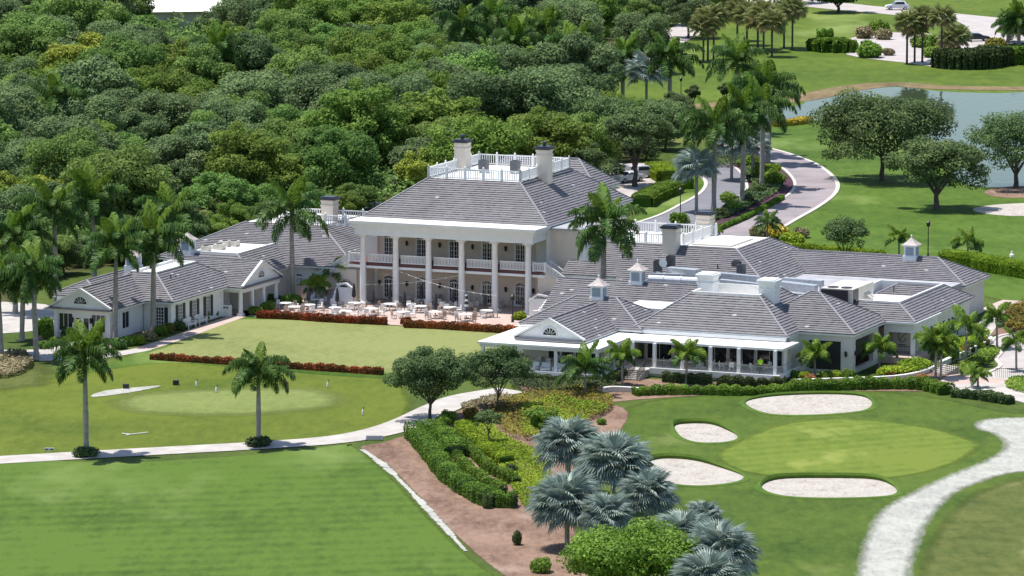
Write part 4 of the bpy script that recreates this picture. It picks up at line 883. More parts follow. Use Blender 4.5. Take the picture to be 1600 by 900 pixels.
# ---- palms
def frond_mesh(name, L, pitch, droop, rs, mat, n=52, ll=1.0, wd=.1, hang=.9):
    b = MB(); pts = []; p = Vector((0, 0, 0)); a = pitch; st = L / 12
    for i in range(13):
        pts.append(p.copy()); p = p + Vector((math.cos(a), 0, math.sin(a))) * st; a -= droop / 12 * (0.5 + i / 9)
    for i in range(12): b.bar(pts[i], pts[i + 1], .075 * (1 - i / 14), .05, r=.7)
    for i in range(n):
        t = .16 + .84 * (i + .5) / n; k = min(11, int(t * 12)); c = pts[k].lerp(pts[k + 1], t * 12 - k); d = (pts[k + 1] - pts[k]).normalized()
        le = ll * (math.sin(math.pi * (t * .86 + .12)) ** .6) * rs.uniform(.85, 1.1)
        for s_ in (-1, 1):
            upv = rs.uniform(-.5, .55); dr = (d * .55 + Vector((0, s_, 0)) * .9 + Vector((0, 0, upv))).normalized()
            m_ = c + dr * le * .5; e = m_ + (dr * .5 + Vector((0, 0, -hang * 1.3))).normalized() * le * .55; wv = d * wd * .5; r_ = rs.uniform(.1, .95)
            b.quad(c - wv * .5, c + wv * .5, m_ + wv, m_ - wv, r=r_); b.quad(m_ - wv, m_ + wv, e + wv * .15, e - wv * .15, r=r_)
    return b.mesh(name, mat)
fr_rs = np.random.RandomState(3); FSC = 1.3
FROND = [(frond_mesh('frond', 3.0, R(78), R(45), fr_rs, M['palmy']), 3), (frond_mesh('frond', 3.4, R(55), R(95), fr_rs, M['palm']), 5), (frond_mesh('frond', 3.5, R(28), R(95), fr_rs, M['palm']), 5), (frond_mesh('frond', 3.4, R(2), R(85), fr_rs, M['palm']), 4), (frond_mesh('frond', 2.8, R(-25), R(60), fr_rs, M['palm']), 2)]
FRY = [(frond_mesh('frond', 2.6, R(70), R(60), fr_rs, M['palmy']), 4), (frond_mesh('frond', 2.8, R(40), R(100), fr_rs, M['palmy']), 5), (frond_mesh('frond', 2.8, R(10), R(90), fr_rs, M['palm']), 5)]
def royal_trunk(h_, r_):
    b = MB(); b.lathe([(r_ * 1.5, -.1), (r_ * 1.25, .35), (r_ * 1.0, h_ * .2), (r_ * 1.12, h_ * .5), (r_ * .95, h_ * .8), (r_ * .72, h_)], 12); return b.mesh('trunk', M['ptrunk'], True)
TR = {}
def royal(px, top, label, fs=1.0, r_=.26, group='royal palms around the clubhouse', kinds=None, name='royal_palm', shaft=1.3, lean=0.0, ground=None):
    """px: base pixel; top: pixel row of the crown centre"""
    p = ground if ground is not None else G(*px); hh = ((pxof(p)[1] - top) / (F / (p.y * CT + H * ST))) / CT
    o = empty(name, p, 0, label, 'palm', group); h_ = hh - shaft
    key = (round(h_ * 2), r_)
    if key not in TR: TR[key] = royal_trunk(key[0] / 2, r_)
    put('trunk', TR[key], o, sc=(1, 1, h_ / (key[0] / 2)))
    cs = MB().lathe([(r_ * .78, 0), (r_ * .86, .3), (r_ * .6, shaft * .8), (r_ * .3, shaft + .15)], 10).mesh('crownshaft', M['shaft'], True); put('crownshaft', cs, o, (0, 0, h_ - .05))
    a = rr.uniform(0, 6.28)
    for me, n in (kinds or FROND):
        for i in range(max(1, n + rr.choice((-1, 0, 0, 1, 1)))): a += 2.399 + rr.uniform(-.3, .3); s_ = fs * FSC * rr.uniform(.78, 1.18); put('frond', me, o, (0, 0, hh + rr.uniform(-.15, .1)), (rr.uniform(-.15, .15), rr.uniform(-.1, .1), a), s_)
    o.rotation_euler = (rr.uniform(-.035, .035), lean + rr.uniform(-.04, .04), rr.uniform(0, 6.28)); return o
royal((135, 712), 562, 'royal palm with a dark base shrub, left of the two beside the cart path', .98, .24)
royal((404, 696), 580, 'royal palm with a dark base shrub, right of the two beside the cart path', .86, .22)
royal((180, 534), 388, 'tall royal palm in front of the corner of the white gabled pavilion', 1.0)
royal((239, 524), 374, 'tall royal palm in front of the shuttered pavilion window', 1.05)
royal((57, 562), 425, 'royal palm left of the white pavilion, nearest the mulch', 1.0)
royal((34, 532), 425, 'thick-trunked royal palm left of the white pavilion, set behind the others', .95)
royal((2, 556), 440, 'royal palm cut by the left edge of the picture', 1.0)
royal((88, 482), 335, 'tall royal palm rising behind the left end of the pavilion roof', 1.1)
royal((458, 474), 332, 'tall dark royal palm in front of the wing roof left of the portico', 1.12)
royal(None, 352, 'royal palm in front of the clubhouse side wall, behind the restaurant roof', 1.2, .3, ground=W(32.2, -8.5))
for px, top, lb in (((807, 162), 70, 'royal palm against the wood, leftmost of the far royal palms'), ((897, 172), 80, 'royal palm standing over the wood behind the roof deck'), ((973, 160), 92, 'royal palm between the two far silver fan palms'), ((1046, 196), 92, 'royal palm with a clean pale trunk left of the pond lawn'), ((1148, 210), 100, 'royal palm nearest the pond among those beside the driveway'), ((1115, 332), 198, 'royal palm at the front end of the driveway island'), ((1159, 321), 180, 'royal palm second from the front on the driveway island'), ((1190, 295), 168, 'royal palm third from the front on the driveway island'), ((1200, 258), 138, 'royal palm at the far bend of the driveway island'), ((1182, 245), 150, 'royal palm half hidden behind the driveway island palms')):
    royal(px, top, lb, 1.22, .3, 'royal palms along the driveway')
for px, top, lb in (((722, 150), 42, 'palm crown rising out of the wood near the two white poles'), ((338, 185), 80, 'palm crown showing among the treetops left of centre'), ((85, 265), 158, 'palm crown at the left of the wood near the yellow-green tree'), ((148, 440), 318, 'palm rising behind the left end of the pavilion, beside the taller one'), ((24, 490), 372, 'palm at the left edge behind the group by the pavilion'), ((770, 140), 30, 'palm crown in the wood left of the far royal palm'), ((268, 440), 340, 'palm behind the left cupola of the wing'), ((850, 150), 52, 'palm crown in the wood between the far royal palms')):
    royal(px, top, lb, 1.15, .26, 'palms rising from the wood')
def fan_mesh(name, R_, pet, rs, mat, n=28, cup=.35, arc=270, split=.62):
    b = MB(); b.bar((0, 0, 0), (pet, 0, 0), .07, .05, r=.8); o = Vector((pet, 0, 0))
    for i in range(n):
        t0, t1 = R(-arc / 2 + arc * i / n), R(-arc / 2 + arc * (i + 1) / n); tm = (t0 + t1) / 2; r_ = rs.uniform(.1, 1)
        q = R_ * (.86 + .2 * math.cos(tm)) * rs.uniform(.92, 1.06)
        f = lambda t, k, z: o + Vector((math.cos(t) * k, math.sin(t) * k, z))
        zz = lambda k: cup * (k / R_) * .35 * R_ - (k / R_) ** 2 * .35 * R_
        a0, a1, am = f(t0, q * split, zz(q * split) + .06), f(t1, q * split, zz(q * split) + .06), f(tm, q * split, zz(q * split) - .05); tip = f(tm, q, zz(q) - rs.uniform(0, .2) * R_)
        b.quad(o, am, a0, r=r_); b.quad(o, a1, am, r=min(1, r_ + .25)); b.quad(a0, am, tip, r=r_); b.quad(am, a1, tip, r=min(1, r_ + .25))
    return b.mesh(name, mat)
FAN = [fan_mesh('fan_leaf', 1.25, 1.3, np.random.RandomState(20 + i), M['bism'], 28, .5 - .3 * i) for i in range(3)]
FANG = [fan_mesh('fan_leaf', 1.05, 1.1, np.random.RandomState(30 + i), M['sabal'], 18, .4) for i in range(2)]
def fan_palm(px, top, rad, label, leaves=26, fans=None, group='silver fan palms', name='silver_fan_palm', r_=.22, mat='ptrunk'):
    """rad: crown radius in metres"""
    p = G(*px); hh = max(1.2, ((px[1] - top) / (F / (p.y * CT + H * ST))) / CT); o = empty(name, p, 0, label, 'palm', group); s_ = rad / 2.05
    put('trunk', MB().lathe([(r_ * 1.4, -.1), (r_, .4), (r_ * .95, hh * .7), (r_ * .8, hh)], 9).mesh('trunk', M[mat], True), o); a = rr.uniform(0, 6)
    for i in range(leaves):
        a += 2.399; el = math.asin(max(-.55, 1 - 1.5 * (i + .5) / leaves)); put('fan_leaf', (fans or FAN)[i % len(fans or FAN)], o, (0, 0, hh), (rr.uniform(-.5, .5), -el * .92, a), s_ * rr.uniform(.88, 1.1))
    return o
for px, top, rad, lb in (((888, 772), 690, 2.7, 'silver fan palm at the upper left of the foreground palm cluster'), ((958, 796), 722, 3.0, 'greenish silver fan palm in the middle of the foreground cluster'), ((1012, 838), 768, 2.3, 'silver fan palm at the right edge of the foreground cluster beside the bunker'), ((886, 858), 785, 2.8, 'silver fan palm with a visible trunk over the mulch at lower left of the cluster'), ((946, 868), 800, 2.0, 'smaller blue-silver fan palm between the larger ones of the cluster'), ((1072, 905), 838, 2.4, 'silver fan palm rising behind the bright green tree'), ((1125, 935), 862, 2.7, 'silver fan palm at the lower right beside the fairway rough'), ((1098, 880), 805, 1.5, 'small green-silver fan palm behind the lower right palms'), ((1105, 985), 905, 2.6, 'silver fan palm cut by the bottom edge of the picture')):
    fan_palm(px, top + 6, rad * .97, lb, 60)
for px, top, rad, lb in (((1088, 332), 262, 2.7, 'silver fan palm on the grass left of the asphalt lane'), ((1143, 282), 226, 2.5, 'silver fan palm behind the front palms of the driveway island'), ((1176, 280), 226, 2.2, 'silver fan palm at the middle of the driveway island'), ((931, 168), 112, 3.0, 'far silver fan palm left of the thin royal palm by the wood'), ((1010, 172), 114, 3.0, 'far silver fan palm right of the thin royal palm by the wood')):
    fan_palm(px, top, rad, lb, 28, group='silver fan palms by the driveway')
# ---- sabal palms: trunk and one crown mesh
def sabal_crown(seed, dead=.25):
    rs = np.random.RandomState(seed); b = MB(); d = MB()
    for i in range(34):
        a = 2.399 * i; el = math.asin(max(-.7, 1 - 1.65 * (i + .5) / 34)); mtx = Matrix.Rotation(a, 4, 'Z') @ Matrix.Rotation(-el, 4, 'Y') @ Matrix.Rotation(rs.uniform(-.6, .6), 4, 'X'); me = FANG[i % 2]
        tgt = d if (el < -.25 and rs.rand() < dead * 2.2) else b; k = len(tgt.v); tgt.v += [tuple(mtx @ v.co) for v in me.vertices]
        rv = [0.0] * len(me.polygons); me.attributes['rnd'].data.foreach_get('value', rv); tgt.f += [tuple(q + k for q in p.vertices) for p in me.polygons]; tgt.r += rv
    return b.mesh('crown', M['sabal']), d.mesh('dead_fronds', M['dead'])
SAB = [sabal_crown(60 + i) for i in range(3)]
def sabal(px, top, label, group, s_=1.0):
    p = G(*px); hh = ((px[1] - top) / (F / (p.y * CT + H * ST))) / CT; o = empty('cabbage_palm', p, rr.uniform(0, 6), label, 'palm', group); c = SAB[rr.randrange(3)]
    put('trunk', MB().lathe([(.24, -.1), (.19, .5), (.17, hh)], 8).mesh('trunk', M['trunk'], True), o); put('crown', c[0], o, (0, 0, hh), sc=s_); put('dead_fronds', c[1], o, (0, 0, hh), sc=s_)
for px, top in (((1099, 97), 42), ((1106, 95), 30), ((1115, 93), 27), ((1167, 71), 24), ((1184, 77), 30), ((1193, 81), 22), ((1206, 89), 36), ((1225, 75), 20), ((1238, 78), 14), ((1152, 64), 18)):
    sabal(px, top, 'cabbage palm with tan dead fronds in the grove on the far lawn', 'cabbage palms in the far lawn grove', 1.4)
for px, top in (((1417, 100), 36), ((1429, 98), 44), ((1441, 98), 30), ((1471, 103), 28), ((1484, 84), 62), ((1496, 84), 58)):
    sabal(px, top, 'cabbage palm in the row beside the far car park', 'cabbage palms beside the far car park', 1.3)
for px, top in (((322, 372), 332), ((12, 190), 140), ((40, 192), 150), ((725, 75), 40), ((300, 385), 350)):
    sabal(px, top, 'cabbage palm with tan dead fronds at the edge of the wood', 'cabbage palms at the edge of the wood', 1.2)
royal((1592, 70), 34, 'bushy palm at the right edge beside the far road', 1.0, .3, 'bushy palms at the right edge', kinds=FROND + FROND[1:3], shaft=.4)
royal((1575, 66), 40, 'second bushy palm at the right edge, left of its twin', .9, .3, 'bushy palms at the right edge', kinds=FROND, shaft=.4)
# small palms near the buildings
for px, top, s_, lb in (((915, 618), 578, .78, 'dark small palm in front of the terrace corner'), ((972, 603), 556, .6, 'small palm left of the terrace steps'), ((1072, 600), 553, .62, 'small palm right of the terrace steps in front of the glass railing'), ((1273, 590), 556, .68, 'small palm in front of the pavilion opening'), ((1374, 580), 545, .62, 'small palm left of the entry porch'), ((1462, 590), 532, .72, 'multi-stemmed small palm beside the entry steps'), ((1470, 592), 545, .6, 'shorter stem of palm beside the entry steps'), ((1508, 570), 510, .78, 'small palm at the right end of the entry garden wall'), ((1558, 545), 497, .62, 'twin-stemmed palm at the forecourt edge'), ((1588, 580), 535, .6, 'young palm at the right edge by the forecourt'), ((1528, 606), 588, .4, 'tiny palm in the paving by the entry walk'), ((493, 476), 447, .55, 'yellowish small palm by the left staircase'), ((516, 470), 428, .6, 'dark small palm between the left stair flights'), ((1405, 400), 372, .55, 'small palm behind the back cupola roof'), ((1512, 405), 378, .6, 'small palm at the left end of the long clipped hedge'), ((1120, 372), 360, .35, 'small palm beside the roof terrace chimney'), ((1198, 378), 350, .5, 'dark small palm in the driveway shrub bed')):
    royal(px, top, lb, s_, .11, 'small ornamental palms', kinds=FRY if 'dark' not in lb else FROND[:4], name='small_palm', shaft=.35)
# ---- specimen trees
def oak(px, rad, hgt, label, seed, n=14000, mat='oak', size=.17, name='oak_tree', k=60, ground=None, trunkh=None, flat=.72, sx=1.0, r_=.32, zc=None):
    rs = np.random.RandomState(seed); p = G(*px); zc = zc or hgt - rad * flat * .85; th = trunkh or zc * .5; BF = oak_blobs if mat == 'oak' else crown_blobs
    return tree(p, trunk_mesh('trunk', th, r_, rs, 7, rad * .6, top=zc), crown_mesh('crown', BF(rad, zc, k, rs, flat), n, size, M[mat], seed, th * .45), (sx, 1, 1), 0, name, label)
oak((1378, 282), 8.6, 12.0, 'largest oak, its dark round crown overlapping the pond', 301, 34000, sx=1.05, size=.19, k=110)
oak((1463, 327), 5.9, 9.3, 'forked oak in the lawn in front of the largest oak', 302, 20000, sx=1.12, k=80)
oak((1587, 294), 6.6, 10.2, 'grey-green oak in a mulch bed at the pond edge', 303, 18000, k=80)
oak((992, 292), 5.0, 10.4, 'dark oak shading the cars parked behind the clubhouse', 304, 14000)
oak((930, 250), 5.5, 9.5, 'dark oak right of the roof deck behind the clubhouse', 305, 14000); oak((885, 240), 5.2, 9.0, 'dark oak directly behind the right roof deck chimney', 306, 14000)
oak((672, 657), 4.7, 6.9, 'round dark-leaved tree beside the curve of the cart path', 307, 30000, size=.125, r_=.17, trunkh=2.0)
oak((779, 642), 3.3, 6.2, 'smaller round tree right of the one by the cart path', 308, 17000, size=.115, r_=.12, trunkh=2.0)
oak((763, 694), 1.3, 3.2, 'thin young tree standing in the lime ground cover', 309, 1800, size=.1, r_=.06, trunkh=1.4)
oak((1320, 412), 3.1, 5.4, 'bushy grey-green tree behind the long back roof', 310, 9000, size=.12, r_=.12, trunkh=1.0)
oak((985, 935), 5.3, 6.0, 'bright green spreading tree at the bottom edge among silver palms', 311, 30000, 'bright', .14, 'spreading_tree', 80, trunkh=1.6, flat=.6, zc=3.2)
oak((975, 815), 2.0, 2.6, 'small bright green bush among the silver palms', 312, 4000, 'bright', .13, 'spreading_tree', 12, trunkh=.5)
oak((850, 700), 2.0, 4.0, 'narrow bright green tree left of the silver palms', 313, 6000, 'bright', .12, 'spreading_tree', 14, trunkh=.8, sx=.8)
for px, rad, hh, lb in (((1082, 172), 1.3, 4.2, 'dark magnolia left of the driveway palms'), ((1132, 166), 1.2, 4.0, 'dark magnolia right of its neighbour beside the pond'), ((1010, 250), 3.2, 5.5, 'low tree above the rear car park')):
    oak(px, rad, hh, lb, 320 + int(px[0]) % 50, 4000, 'dark', .13, 'magnolia_tree', 18, trunkh=.8, r_=.1, flat=1.3)
oak((1310, 20), 6.0, 6.5, 'dark spreading tree beside the far road', 330, 6000, 'dark', .35, 'spreading_tree', 24, trunkh=1.5, flat=.5)
far = [(1000, 70), (1045, 40), (1080, 20), (1130, 30), (1170, 14), (1210, 10), (1250, 5), (880, 60), (940, 20), (1020, 12), (870, 150), (1075, 60), (1100, 2), (820, 165), (860, 175), (1000, 115)]
for i, (x, y) in enumerate(far):
    p = G(x, y); pr = PROTO[i % 7]; s_ = rr.uniform(.75, 1.1); tree((p.x, p.y, 0), pr[0], pr[1], (s_, s_, s_ * 1.05), i * 1.3, 'woodland_tree', 'broadleaf tree at the right-hand edge of the wood by the far lawn', group='trees at the right edge of the wood')
for i, x in enumerate(range(-20, 575, 24)):
    yb = 436 - max(0, x - 60) * .17 + rr.uniform(-14, 2); p = G(x, yb); pr = PROTO[(i * 3) % 7]; s_ = rr.uniform(.45, .68)
    tree((p.x, p.y, 0), pr[0], pr[1], (s_, s_, s_ * rr.uniform(.8, 1.05)), i * 1.1, 'woodland_tree', 'low tree in the thicket right behind the left wing roofs', group='thicket behind the left wing')
# mid row between clubhouse roof and driveway
for i, (x, y) in enumerate([(1010, 225), (1040, 235), (985, 235), (955, 215), (1050, 210), (905, 205), (850, 215), (800, 215)]):
    p = G(x, y); pr = PROTO[i % 7]; s_ = rr.uniform(.7, .9); tree((p.x, p.y, 0), pr[0], pr[1], s_, i * 1.7, 'woodland_tree', 'rounded dark tree in the row behind the clubhouse car park', group='trees behind the clubhouse car park')
# ---- hedges and shrubs
def hedge(px, wd, h_, mat, label, size=.1, dens=150, name='hedge', wob=.12, seed=None, world=None, cat='hedge', group=None, core=None, tone=None):
    seed = seed or int(abs(px[0][0]) * 7 + abs(px[0][1])) % 9999; rs = np.random.RandomState(seed)
    c = smooth_open(world if world else [G(x, y) for x, y in px], 6); org = c[len(c) // 2].copy(); c = [p - org for p in c]; L, Rr = ribbon_pts(c, wd * .74)
    b = MB(); n = len(c); hh = h_ * .72; up = Vector((0, 0, hh))
    for i in range(n - 1):
        b.quad(L[i] + up, Rr[i] + up, Rr[i + 1] + up, L[i + 1] + up); b.quad(Rr[i], Rr[i + 1], Rr[i + 1] + up, Rr[i] + up); b.quad(L[i + 1], L[i], L[i] + up, L[i + 1] + up)
    b.quad(L[0], Rr[0], Rr[0] + up, L[0] + up); b.quad(Rr[-1], L[-1], L[-1] + up, Rr[-1] + up); b.r = [.0] * len(b.f)
    seg = np.array([(c[i + 1] - c[i]).length for i in range(n - 1)]); tot = seg.sum(); area = tot * (wd + 2 * h_) + 2 * wd * h_; k = int(area * dens); k = min(k, 26000)
    cum = np.concatenate([[0], np.cumsum(seg)]); s_ = rs.uniform(0, tot, k); i0 = np.clip(np.searchsorted(cum, s_) - 1, 0, n - 2); t = ((s_ - cum[i0]) / seg[i0])[:, None]
    ca = np.array([tuple(p) for p in c]); base = ca[i0] * (1 - t) + ca[i0 + 1] * t; tan = ca[i0 + 1] - ca[i0]; tan /= np.linalg.norm(tan, axis=1, keepdims=True); nor = np.stack([-tan[:, 1], tan[:, 0], tan[:, 2] * 0], 1)
    pr = rs.uniform(0, 1, k); ft = wd / (wd + 2 * h_); off = np.where(pr < ft, rs.uniform(-.5, .5, k) * wd, np.where(rs.rand(k) < .5, -.5, .5) * wd); z = np.where(pr < ft, h_, rs.uniform(.02, 1, k) * h_)
    lump = 1 + wob * (np.abs(np.sin(s_ * 2.4 + seed)) - .55) * 1.6 + wob * .5 * np.sin(s_ * 1.1 + 2 * seed) + wob * .5 * rs.normal(size=k) * .4
    rd = np.where(pr < ft, 1 - .30 * np.abs(off / (wd / 2)) ** 3, 1.0); sq = np.where(pr < ft, 1.0, 1 - .22 * (z / h_) ** 4 - .10 * (1 - z / h_))
    cen = base + nor * (off * sq * (1 + (lump - 1) * .9))[:, None]; cen[:, 2] = z * rd * lump
    nr = np.where((pr < ft)[:, None], np.array([[0, 0, 1.0]]), nor * np.sign(off)[:, None]) + rs.normal(size=(k, 3)) * .5
    rnd = np.clip(.35 + .3 * np.sin(s_ * 1.3 + seed) * .5 + rs.uniform(-.35, .45, k), 0, 1)
    me = leaf_mesh('leaves', cen, nr, rs.uniform(.7, 1.35, k) * size, rnd, M[mat], .6, seed)
    o = b.obj(name, M[core or mat], None, tuple(org)); tag(o, label, cat, group); put('leaves', me, o); return o
SH = {}
def shrub(px, rad, h_, mat, label, group=None, name='shrub', cat='shrub', size=.14, ground=None):
    key = (mat, rr.randrange(3), size)
    if key not in SH:
        rs = np.random.RandomState(400 + len(SH)); bl = [(0, 0, .45, .85, .85, .5)] + [(rs.uniform(-.55, .55), rs.uniform(-.55, .55), rs.uniform(.3, .75), .4, .4, .32) for _ in range(7)]
        SH[key] = crown_mesh('leaves', bl, 2200, size * .7, M[mat], 400 + len(SH), 0.0)
    p = ground if ground is not None else G(*px); o = put(name, SH[key], None, p, (0, 0, rr.uniform(0, 6)), (rad, rad, h_)); return tag(o, label, cat, group)
hedge([(402, 497), (450, 499), (520, 504), (604, 508)], .95, .8, 'ixora', 'long red-flowering hedge in front of the left part of the terrace', core='dark')
hedge([(632, 512), (680, 514), (730, 517), (806, 522)], .95, .8, 'ixora', 'red-flowering hedge in front of the right part of the terrace', core='dark')
hedge([(629, 507), (638, 508)], .9, .8, 'ixora', 'short stub of red hedge beside the terrace gap', core='dark')
hedge([(236, 562), (330, 568), (420, 574), (510, 580), (598, 586)], .75, .65, 'ixora', 'long low red hedge along the front edge of the croquet lawn', core='dark', wob=.2)
hedge([(1478, 412), (1530, 420), (1580, 429), (1680, 446)], 3.0, 1.7, 'lime', 'long clipped lime hedge on the lawn right of the back cupola', .1, 130, wob=.03, core='lime')
hedge([(1185, 388), (1230, 394), (1290, 400), (1380, 408)], 1.6, 1.1, 'lime', 'low lime hedge behind the back roof, left of the tall clipped hedge', .16)
hedge([(1052, 300), (1030, 309), (1015, 316), (1003, 324)], 3.2, 1.6, 'hedge', 'clipped hedge on the slope by the asphalt lane, near the car park', .11, 120, wob=.05)
hedge([(1028, 272), (1045, 284), (1062, 296)], 4.0, 1.7, 'lime', 'bright clipped hedge above the lane, beside the parked cars', .11, 120, wob=.05, core='lime')
hedge([(1105, 368), (1160, 345), (1195, 327), (1222, 312)], .7, .6, 'hedge', 'low edging hedge along the driveway island', .12)
hedge([(1475, 104), (1500, 107), (1530, 106), (1560, 100)], 6, 2.8, 'dark', 'tall dark hedge left of the pair by the far car park', .25)
hedge([(1562, 100), (1600, 100), (1660, 104)], 5, 2.6, 'hedge', 'tall green hedge at the right edge by the far car park', .25)
hedge([(1283, 78), (1305, 81), (1326, 80)], 6, 2.0, 'bright', 'front bright hedge left of the far car park', .25); hedge([(1278, 66), (1300, 66)], 5, 2.0, 'hedge', 'dark hedge behind the bright hedge left of the car park', .25)
# clipped hedge tiers
hedge([(646, 684), (660, 700), (678, 722), (698, 748), (728, 771), (765, 790), (806, 793)], 1.75, 1.35, 'hedge', 'outermost clipped hedge curving along the mulch bed', .085, 190, wob=.16, core='dark')
hedge([(668, 678), (690, 688), (704, 702), (712, 716)], 2.3, 1.2, 'hedge', 'wide clipped hedge head at the top of the curving tiers', .085, 190, wob=.16, core='dark')
hedge([(714, 724), (734, 744), (756, 760), (786, 776)], .85, 1.0, 'hedge', 'second tier of clipped hedge inside the outermost one', .085, 190, wob=.22, core='dark')
hedge([(722, 698), (744, 718), (764, 738), (788, 750), (808, 760)], .85, .9, 'hedge', 'third inner tier of clipped hedge beside the lime ground cover', .085, 190, wob=.24, core='dark')
hedge([(722, 672), (738, 692), (764, 712), (792, 728)], 1.6, 1.0, 'lime', 'lime hedge strip on the near side of the ground cover', .085, 190, core='hedge')
def cover(px, h_, mat, label, dens=16, size=.12, cat='ground cover', name='ground_cover'):
    pts = smooth_closed([G(x, y) for x, y in px], 4); rs = np.random.RandomState(abs(int(px[0][0]))); P_ = [(p.x, p.y) for p in pts]; x0, x1 = min(p[0] for p in P_), max(p[0] for p in P_); y0, y1 = min(p[1] for p in P_), max(p[1] for p in P_)
    n = int((x1 - x0) * (y1 - y0) * dens * 1.8); q = np.stack([rs.uniform(x0, x1, n), rs.uniform(y0, y1, n)], 1)
    px_ = np.array(P_); ins = np.zeros(n, bool)
    for i in range(len(px_)):
        a, b = px_[i], px_[(i + 1) % len(px_)]; cnd = ((a[1] > q[:, 1]) != (b[1] > q[:, 1])); ins ^= cnd & (q[:, 0] < (b[0] - a[0]) * (q[:, 1] - a[1]) / (b[1] - a[1] + 1e-12) + a[0])
    q = q[ins]; n = len(q); hz = h_ * (.75 + .25 * np.sin(q[:, 0] * 1.1) * np.sin(q[:, 1] * .45)) * rs.uniform(.55, 1.1, n); o3 = np.array([x0, y0, 0]); c = np.stack([q[:, 0], q[:, 1], hz], 1) - o3
    me = leaf_mesh(name, c, rs.normal(size=(n, 3)) * .6 + [0, -.3, 1], rs.uniform(.7, 1.4, n) * size, .4 + .2 * np.sin(q[:, 0] * .7 + q[:, 1] * .3) + rs.uniform(-.35, .4, n), M[mat], .6, 5)
    return tag(put(name, me, None, tuple(o3)), label, kind='stuff')
cover([(720, 662), (760, 664), (800, 690), (850, 712), (860, 745), (850, 770), (830, 800), (805, 775), (780, 730), (740, 690)], .55, 'lime', 'lime and yellow ground cover between the hedge tiers and silver palms', 30)
cover([(770, 640), (830, 618), (900, 610), (955, 628), (945, 650), (880, 670), (820, 690), (775, 668)], .8, 'rust', 'olive and rust-coloured shrubs below the restaurant terrace', 26)
cover([(820, 640), (880, 630), (950, 640), (920, 660), (870, 680), (820, 690)], .95, 'lime', 'olive-green patch within the rust-coloured shrubs', 16)
cover([(720, 636), (760, 624), (800, 622), (790, 640), (740, 650)], .6, 'tan', 'pale ornamental grass by the two round trees', 30)
cover([(800, 598), (870, 600), (960, 604), (960, 612), (880, 618), (810, 612)], .9, 'dark', 'dark shrubs below the gabled terrace', 34)
cover([(1090, 350), (1130, 330), (1165, 303), (1176, 290), (1160, 270), (1190, 262), (1218, 280), (1220, 298), (1190, 316), (1140, 340)], .7, 'dark', 'dark planting on the driveway island', 18, .2)
cover([(1070, 262), (1110, 246), (1180, 248), (1150, 262), (1110, 262)], .9, 'dark', 'dark planting at the far end of the driveway island', 14, .2)
cover([(1380, 594), (1440, 586), (1452, 578), (1420, 576), (1385, 582)], 1.2, 'lime', 'yellow-green planting behind the entry garden wall', 40, .16)
cover([(1476, 566), (1545, 536), (1530, 528), (1480, 548)], 1.1, 'lime', 'yellow-green planting inside the right garden wall', 34, .16)
cover([(1505, 590), (1530, 575), (1560, 556), (1548, 545), (1520, 562), (1500, 580)], .7, 'hedge', 'green ground cover below the right garden wall', 34, .16)
cover([(1570, 604), (1600, 592), (1650, 590), (1650, 620), (1600, 615)], .6, 'hedge', 'green ground cover at the right edge by the entry walk', 30, .16)
cover([(1570, 520), (1582, 490), (1640, 480), (1640, 522)], 1.6, 'rust', 'reddish bushes at the right edge by the side walk', 26, .2)
cover([(-40, 585), (10, 560), (40, 556), (50, 575), (10, 592)], .9, 'tan', 'tan grasses at the left edge of the picture', 26, .18)
hb = [(990, 618), (1040, 616), (1100, 616), (1160, 617), (1230, 615)]
hedge(hb, 1.6, .8, 'hedge', 'long green hedge between the bunker mound and the terrace steps', .1, 150, wob=.2)
hedge([(1232, 612), (1300, 609), (1380, 607), (1440, 608), (1480, 617)], 1.8, 1.0, 'hedge', 'green hedge below the entry garden wall above the far bunker', .1, 150, wob=.2)
hedge([(1490, 620), (1530, 624), (1580, 632)], 1.4, .8, 'dark', 'dark green hedge beside the entry walk at right', .1, 150, wob=.2)
hedge([(1036, 597), (1085, 600), (1112, 601)], .8, 1.0, 'dark', 'dark clipped hedge against the terrace wall right of the steps', .09, 150)
hedge([(1122, 603), (1170, 606), (1228, 606)], 1.1, .95, 'dark', 'dark hedge against the terrace wall under the glass railing', .1, 150, wob=.2)
hedge([(806, 597), (850, 600), (895, 603), (945, 600), (975, 590)], 1.0, .9, 'dark', 'dark hedge against the gabled terrace', .09, 150)
for i, (x, y) in enumerate([(1245, 594), (1258, 595), (1290, 594), (1305, 593), (1325, 592)]): shrub((x, y), .8, 1.0, 'lime' if i % 2 else 'hedge', 'leafy shrub in the bed below the pavilion opening', 'shrubs below the pavilion opening')
for i, (x, y, m_) in enumerate([(1266, 597, 'croton'), (1395, 590, 'croton'), (1415, 588, 'croton'), (1440, 597, 'croton'), (1388, 585, 'ixora')]): shrub((x, y), .75, .9, m_, 'orange-leaved croton in the entry garden', 'crotons in the entry garden')
for i in range(7): shrub((1405 + i * 8, 590 - i * 1.4), .4, .5, 'white_fl', 'white-flowering plant behind the entry garden wall', 'white flowers in the entry garden') if 'white_fl' in M else None
for i in range(9): shrub((1378 + i * 9, 592 - i * 1.6 + rr.uniform(-3, 1)), .7, 1.0, ('lime', 'hedge', 'croton', 'lime', 'dark')[i % 5], 'mixed leafy shrub in the entry garden bed', 'shrubs in the entry garden bed')
for i in range(7): shrub((1488 + i * 8, 566 - i * 4 + rr.uniform(-3, 1)), .8, 1.2, ('hedge', 'lime', 'rust', 'dark')[i % 4], 'mixed shrub behind the right retaining wall', 'shrubs behind the right retaining wall')
